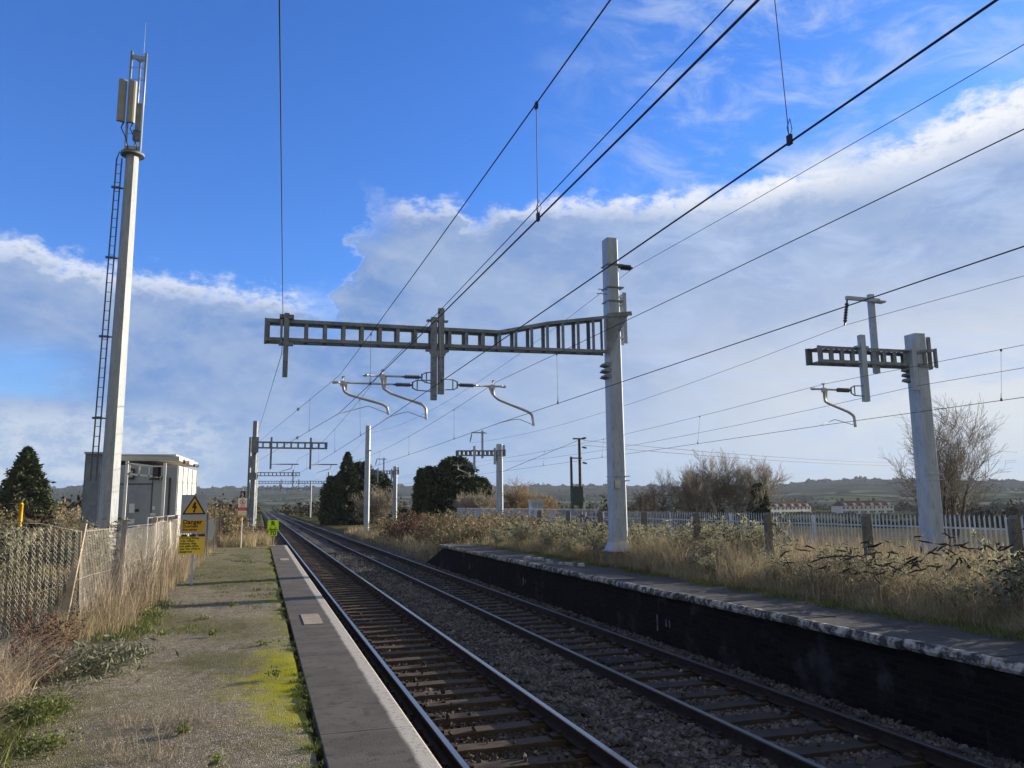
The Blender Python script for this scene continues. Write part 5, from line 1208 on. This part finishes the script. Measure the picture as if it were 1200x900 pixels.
# far thickets and hedges: one mass
def far_wood():
    r = np.random.default_rng(500); b = MB()
    for (dist, n, h, sz, a0, a1) in ((95,9000,2.6,.40,-20,9),(130,16000,3.4,.5,-20,60),(200,15000,4.2,.7,-20,60),(300,15000,5.5,1.0,-20,62),(450,14000,6.0,1.5,-20,62),(700,12000,9.0,2.3,-22,64)):
        a = np.radians(r.uniform(a0,a1,n)); d = dist*(1+.12*np.sin(np.degrees(a)*.6+dist)+r.normal(0,.03,n)); x,y = np.sin(a)*d, np.cos(a)*d
        if dist < 250: ok = ~((x>-2.2)&(x<9.8))
        else: ok = np.abs(x-4) > 4
        if dist < 100: ok &= (x < -3)
        deg = np.degrees(a); lump = .45+.55*np.abs(np.sin(deg*1.7+dist)*np.sin(deg*.53+dist*.3))+.25*np.sin(deg*6.1+dist)
        if dist < 500: lump *= np.where((deg>33)&(deg<46),.24,1)
        z = gz(x,y)+np.abs(r.normal(0,.42,n))*h*np.clip(lump,.12,1.3); x,y,z = x[ok],y[ok],z[ok]
        P = np.column_stack([x,y,z]); leafcloud(b,P,sz*.7,sz*.45,0,0,r)
    tag(b.build('distant_thickets',wood_far_m),'belts of hedge and scrub between the railway and the hills','woodland',kind='stuff')
far_wood()
def hill_woods():
    r = np.random.default_rng(510); n = 20000; a = np.radians(r.uniform(-24,66,n)); deg = np.degrees(a)
    tab = [(-60,1.0),(-20,.95),(-15.3,1.0),(-12.9,1.12),(-11,1.42),(-8,1.2),(-2.5,1.25),(5.5,1.3),(11.5,1.35),(17.7,1.26),(24,1.25),(31,1.05),(35.7,1.0),(38,1.28),(41.2,1.42),(46.2,1.2),(50.8,1.05),(60,1.1),(100,1.0)]
    e = np.interp(deg,*zip(*tab)); H = np.tan(np.radians(e))*2600+7.5; d = 2570+r.uniform(-60,60,n); clump = np.clip(np.sin(deg*2.3)+np.sin(deg*5.9+1)+.6,-.2,1.5)
    z = -5.5+H*np.interp(d,[2300,2500,2600,2800],[.78,.95,1,.9])+np.abs(r.normal(0,1,n))*2.8*np.clip(clump+.3,.15,1.4)
    b = MB(); leafcloud(b,np.column_stack([np.sin(a)*d,np.cos(a)*d,z]),4.2,3.0,0,0,r)
    m = 2600; kc = 60; ca = r.uniform(-24,66,kc); cd = r.uniform(1150,2300,kc); c = r.integers(0,kc,m); a = np.radians(ca[c]+r.normal(0,.55,m)); d = cd[c]+r.normal(0,14,m)
    H = np.tan(np.radians(np.interp(np.degrees(a),*zip(*tab))))*2600+7.5; z = -5.5+H*np.interp(d,[900,1100,1300,1500,1700,1900,2100,2300,2500],[0,.03,.10,.22,.38,.50,.62,.78,.95])+r.uniform(0,6,m)
    leafcloud(b,np.column_stack([np.sin(a)*d,np.cos(a)*d,z]),2.6,1.8,0,0,r); tag(b.build('hilltop_woods',mat('dark_far_wood',(.035,.035,.026),(.022,.024,.018),scale=.02,rough=1.0,spec=0.0,island=.25)),'tiny trees along the hill skyline and hedges on the slopes','woodland',kind='stuff')
hill_woods()

# ------------------------------------------------------------------ houses, pole, kiosk
def terrace(x0,y0,x1,y1,z,n,label,chim):
    L = math.hypot(x1-x0,y1-y0); root = empty('terraced_houses',(x0,y0,z),label,'houses',rz=math.atan2(y1-y0,x1-x0))
    wallm = mat('white_render',(.66,.65,.62),(.58,.57,.54),scale=.2,spec=.1); roofm = mat('brown_tile_roof',(.105,.06,.045),(.075,.045,.036),scale=.3,spec=0.0,rough=1.0); win = mat('dark_window',(.04,.05,.06),rough=.2); brk = mat('chimney_brick',(.18,.09,.06))
    w = MB().box((L/2,4,2.7),(L,8,5.4)).build('wall',wallm,root)
    b = MB(); V = [(-.5,-.5,5.4),(L+.5,-.5,5.4),(L+.5,8.5,5.4),(-.5,8.5,5.4),(3.5,4,8.4),(L-3.5,4,8.4)]; b.add(V,[[0,1,5,4],[2,3,4,5],[1,2,5],[3,0,4],[3,2,1,0]]); rf = b.build('roof',roofm,root)
    for c in chim: MB().box((c*L,4,8.9),(1.6,1.0,2.0)).cyl((c*L-.4,4,9.9),(c*L-.4,4,10.4),.15,n=6).cyl((c*L+.4,4,9.9),(c*L+.4,4,10.4),.15,n=6).build('chimney',brk,rf)
    k = L/n
    for i in range(n):
        for zz in (1.5,4.1):
            for q in (.28,.72): MB().box(((i+q)*k,-.03,zz),(1.3,.08,1.2)).build('window',win,w)
        MB().box(((i+.5)*k,-.03,1.05),(.95,.08,2.1)).build('door',mat('house_door',(.10,.07,.06)),w)
        b = MB(); c = (i+.5)*k; b.extrude([(c-1.3,5.3),(c+1.3,5.3),(c,7.0)],(0,-.45,0),(0,2.2,0),(1,0,0),(0,0,1)); b.build('gable',wallm,rf)
    return root
terrace(283,398,325,410,-5.5,6,'white rendered terrace with brown roof and chimneys, nearer the bare trees',(.18,.5,.8))
terrace(337.5,398,381,402,-5.5,6,'white rendered terrace with brown hipped roof, nearer the slender mast',(.12,.42,.72))
def pole():
    wd = mat('telegraph_timber',(.10,.075,.055),(.07,.055,.042),scale=3)
    root = empty('telegraph_pole',(31.3,75,-.6),'dark timber electricity pole with crossarm and green transformer beyond the palisade','pole')
    MB().cyl((0,0,0),(0,0,9.8),.18,.13,n=10).build('post',wd,root); MB().cyl((-.95,0,0),(-.95,0,7.9),.16,.12,n=10).build('post',wd,root)
    MB().box((-.1,-.1,9.75),(1.3,.12,.14)).box((-.45,-.1,7.75),(1.3,.12,.12)).build('crossarm',wd,root)
    b = MB(); b.box((-.5,-.3,3.9),(1.1,.6,1.9)); b.box((-.5,-.65,3.9),(.9,.08,1.5)); b.build('transformer',mat('green_transformer',(.05,.085,.075),(.04,.065,.06)),root)
    for zz in (9.8,8.9,7.3): insulator(root,(.25,-.1,zz),(.75,-.15,zz-.1 if zz < 9.5 else zz+.05),.12,insul_dark,3)
    b = MB(); b.box((.35,-.1,3.5),(.22,.12,2.2)); b.build('warning_strip',mat('white_strip',(.6,.6,.58),(.10,.10,.10),scale=2.5,thr=(.48,.52)),root)
    o = MB().tubes([[31.2,75,9.0]],[[24.5,82,5.8]],.02,.02,4).build('stay_wire',wire_m); tag(o,'thin stay wire slanting down from the electricity pole','wire')
pole()
for k,(za,zb,lb) in enumerate(((5.1,11.5,'upper of the thin far power lines crossing the pale sky behind the bare tree'),(4.3,10.6,'lower of the thin far power lines crossing the pale sky behind the bare tree'))):
    P = [(31.8+t*150*1.0, 75+t*75, 9.0+k*-.5-4*t*(1-t)*1.5+t*3.4) for t in np.linspace(0,1,14)]
    o = MB().poly(P,.022,4).build('power_line',wire_m); tag(o,lb,'wire')
c = empty('trackside_kiosk',(24.7,70,.6),'small pale blue-grey kiosk standing by the palisade fence','cabinet')
kb = mat('kiosk_grey',(.42,.48,.55),(.36,.42,.48)); MB().box((0,0,1.1),(1.2,.8,2.2)).build('body',kb,c); MB().box((0,0,2.25),(1.35,.95,.12)).build('cap',kb,c)
for sx in (-.3,.3): MB().box((sx,-.41,1.1),(.52,.02,1.9)).build('door',mat('kiosk_door',(.30,.36,.42)),c)
# purple-tinged weed by the mast foot
o = bramble(15.2,34.5,.1,.5,.6,1.9,'small purple-leafed bush left of the big mast near the fence',230,n=60,leafn=50,mats=(twig_dark_m,mat('purple_leaf',(.11,.045,.07),(.08,.04,.05),scale=2,island=.3)),group=None,name='purple_bush')

# ------------------------------------------------------------------ haze
HAZE = 0.00010
if HAZE:
    b = MB(); b.box((0,1500,250/2-12+ -0),(7600,4400,250)); m = bpy.data.materials.new('haze_air'); t = nt(m); g = G(t)
    ou = g.n('ShaderNodeOutputMaterial'); pv = g.n('ShaderNodeVolumePrincipled',i_Color=(.72,.86,1.0),i_Density=HAZE,i_Anisotropy=0.0)
    t.links.new(pv.outputs[0],ou.inputs['Volume']); o = b.build('haze',m); tag(o,'thin blue winter haze in the air','haze',kind='stuff')
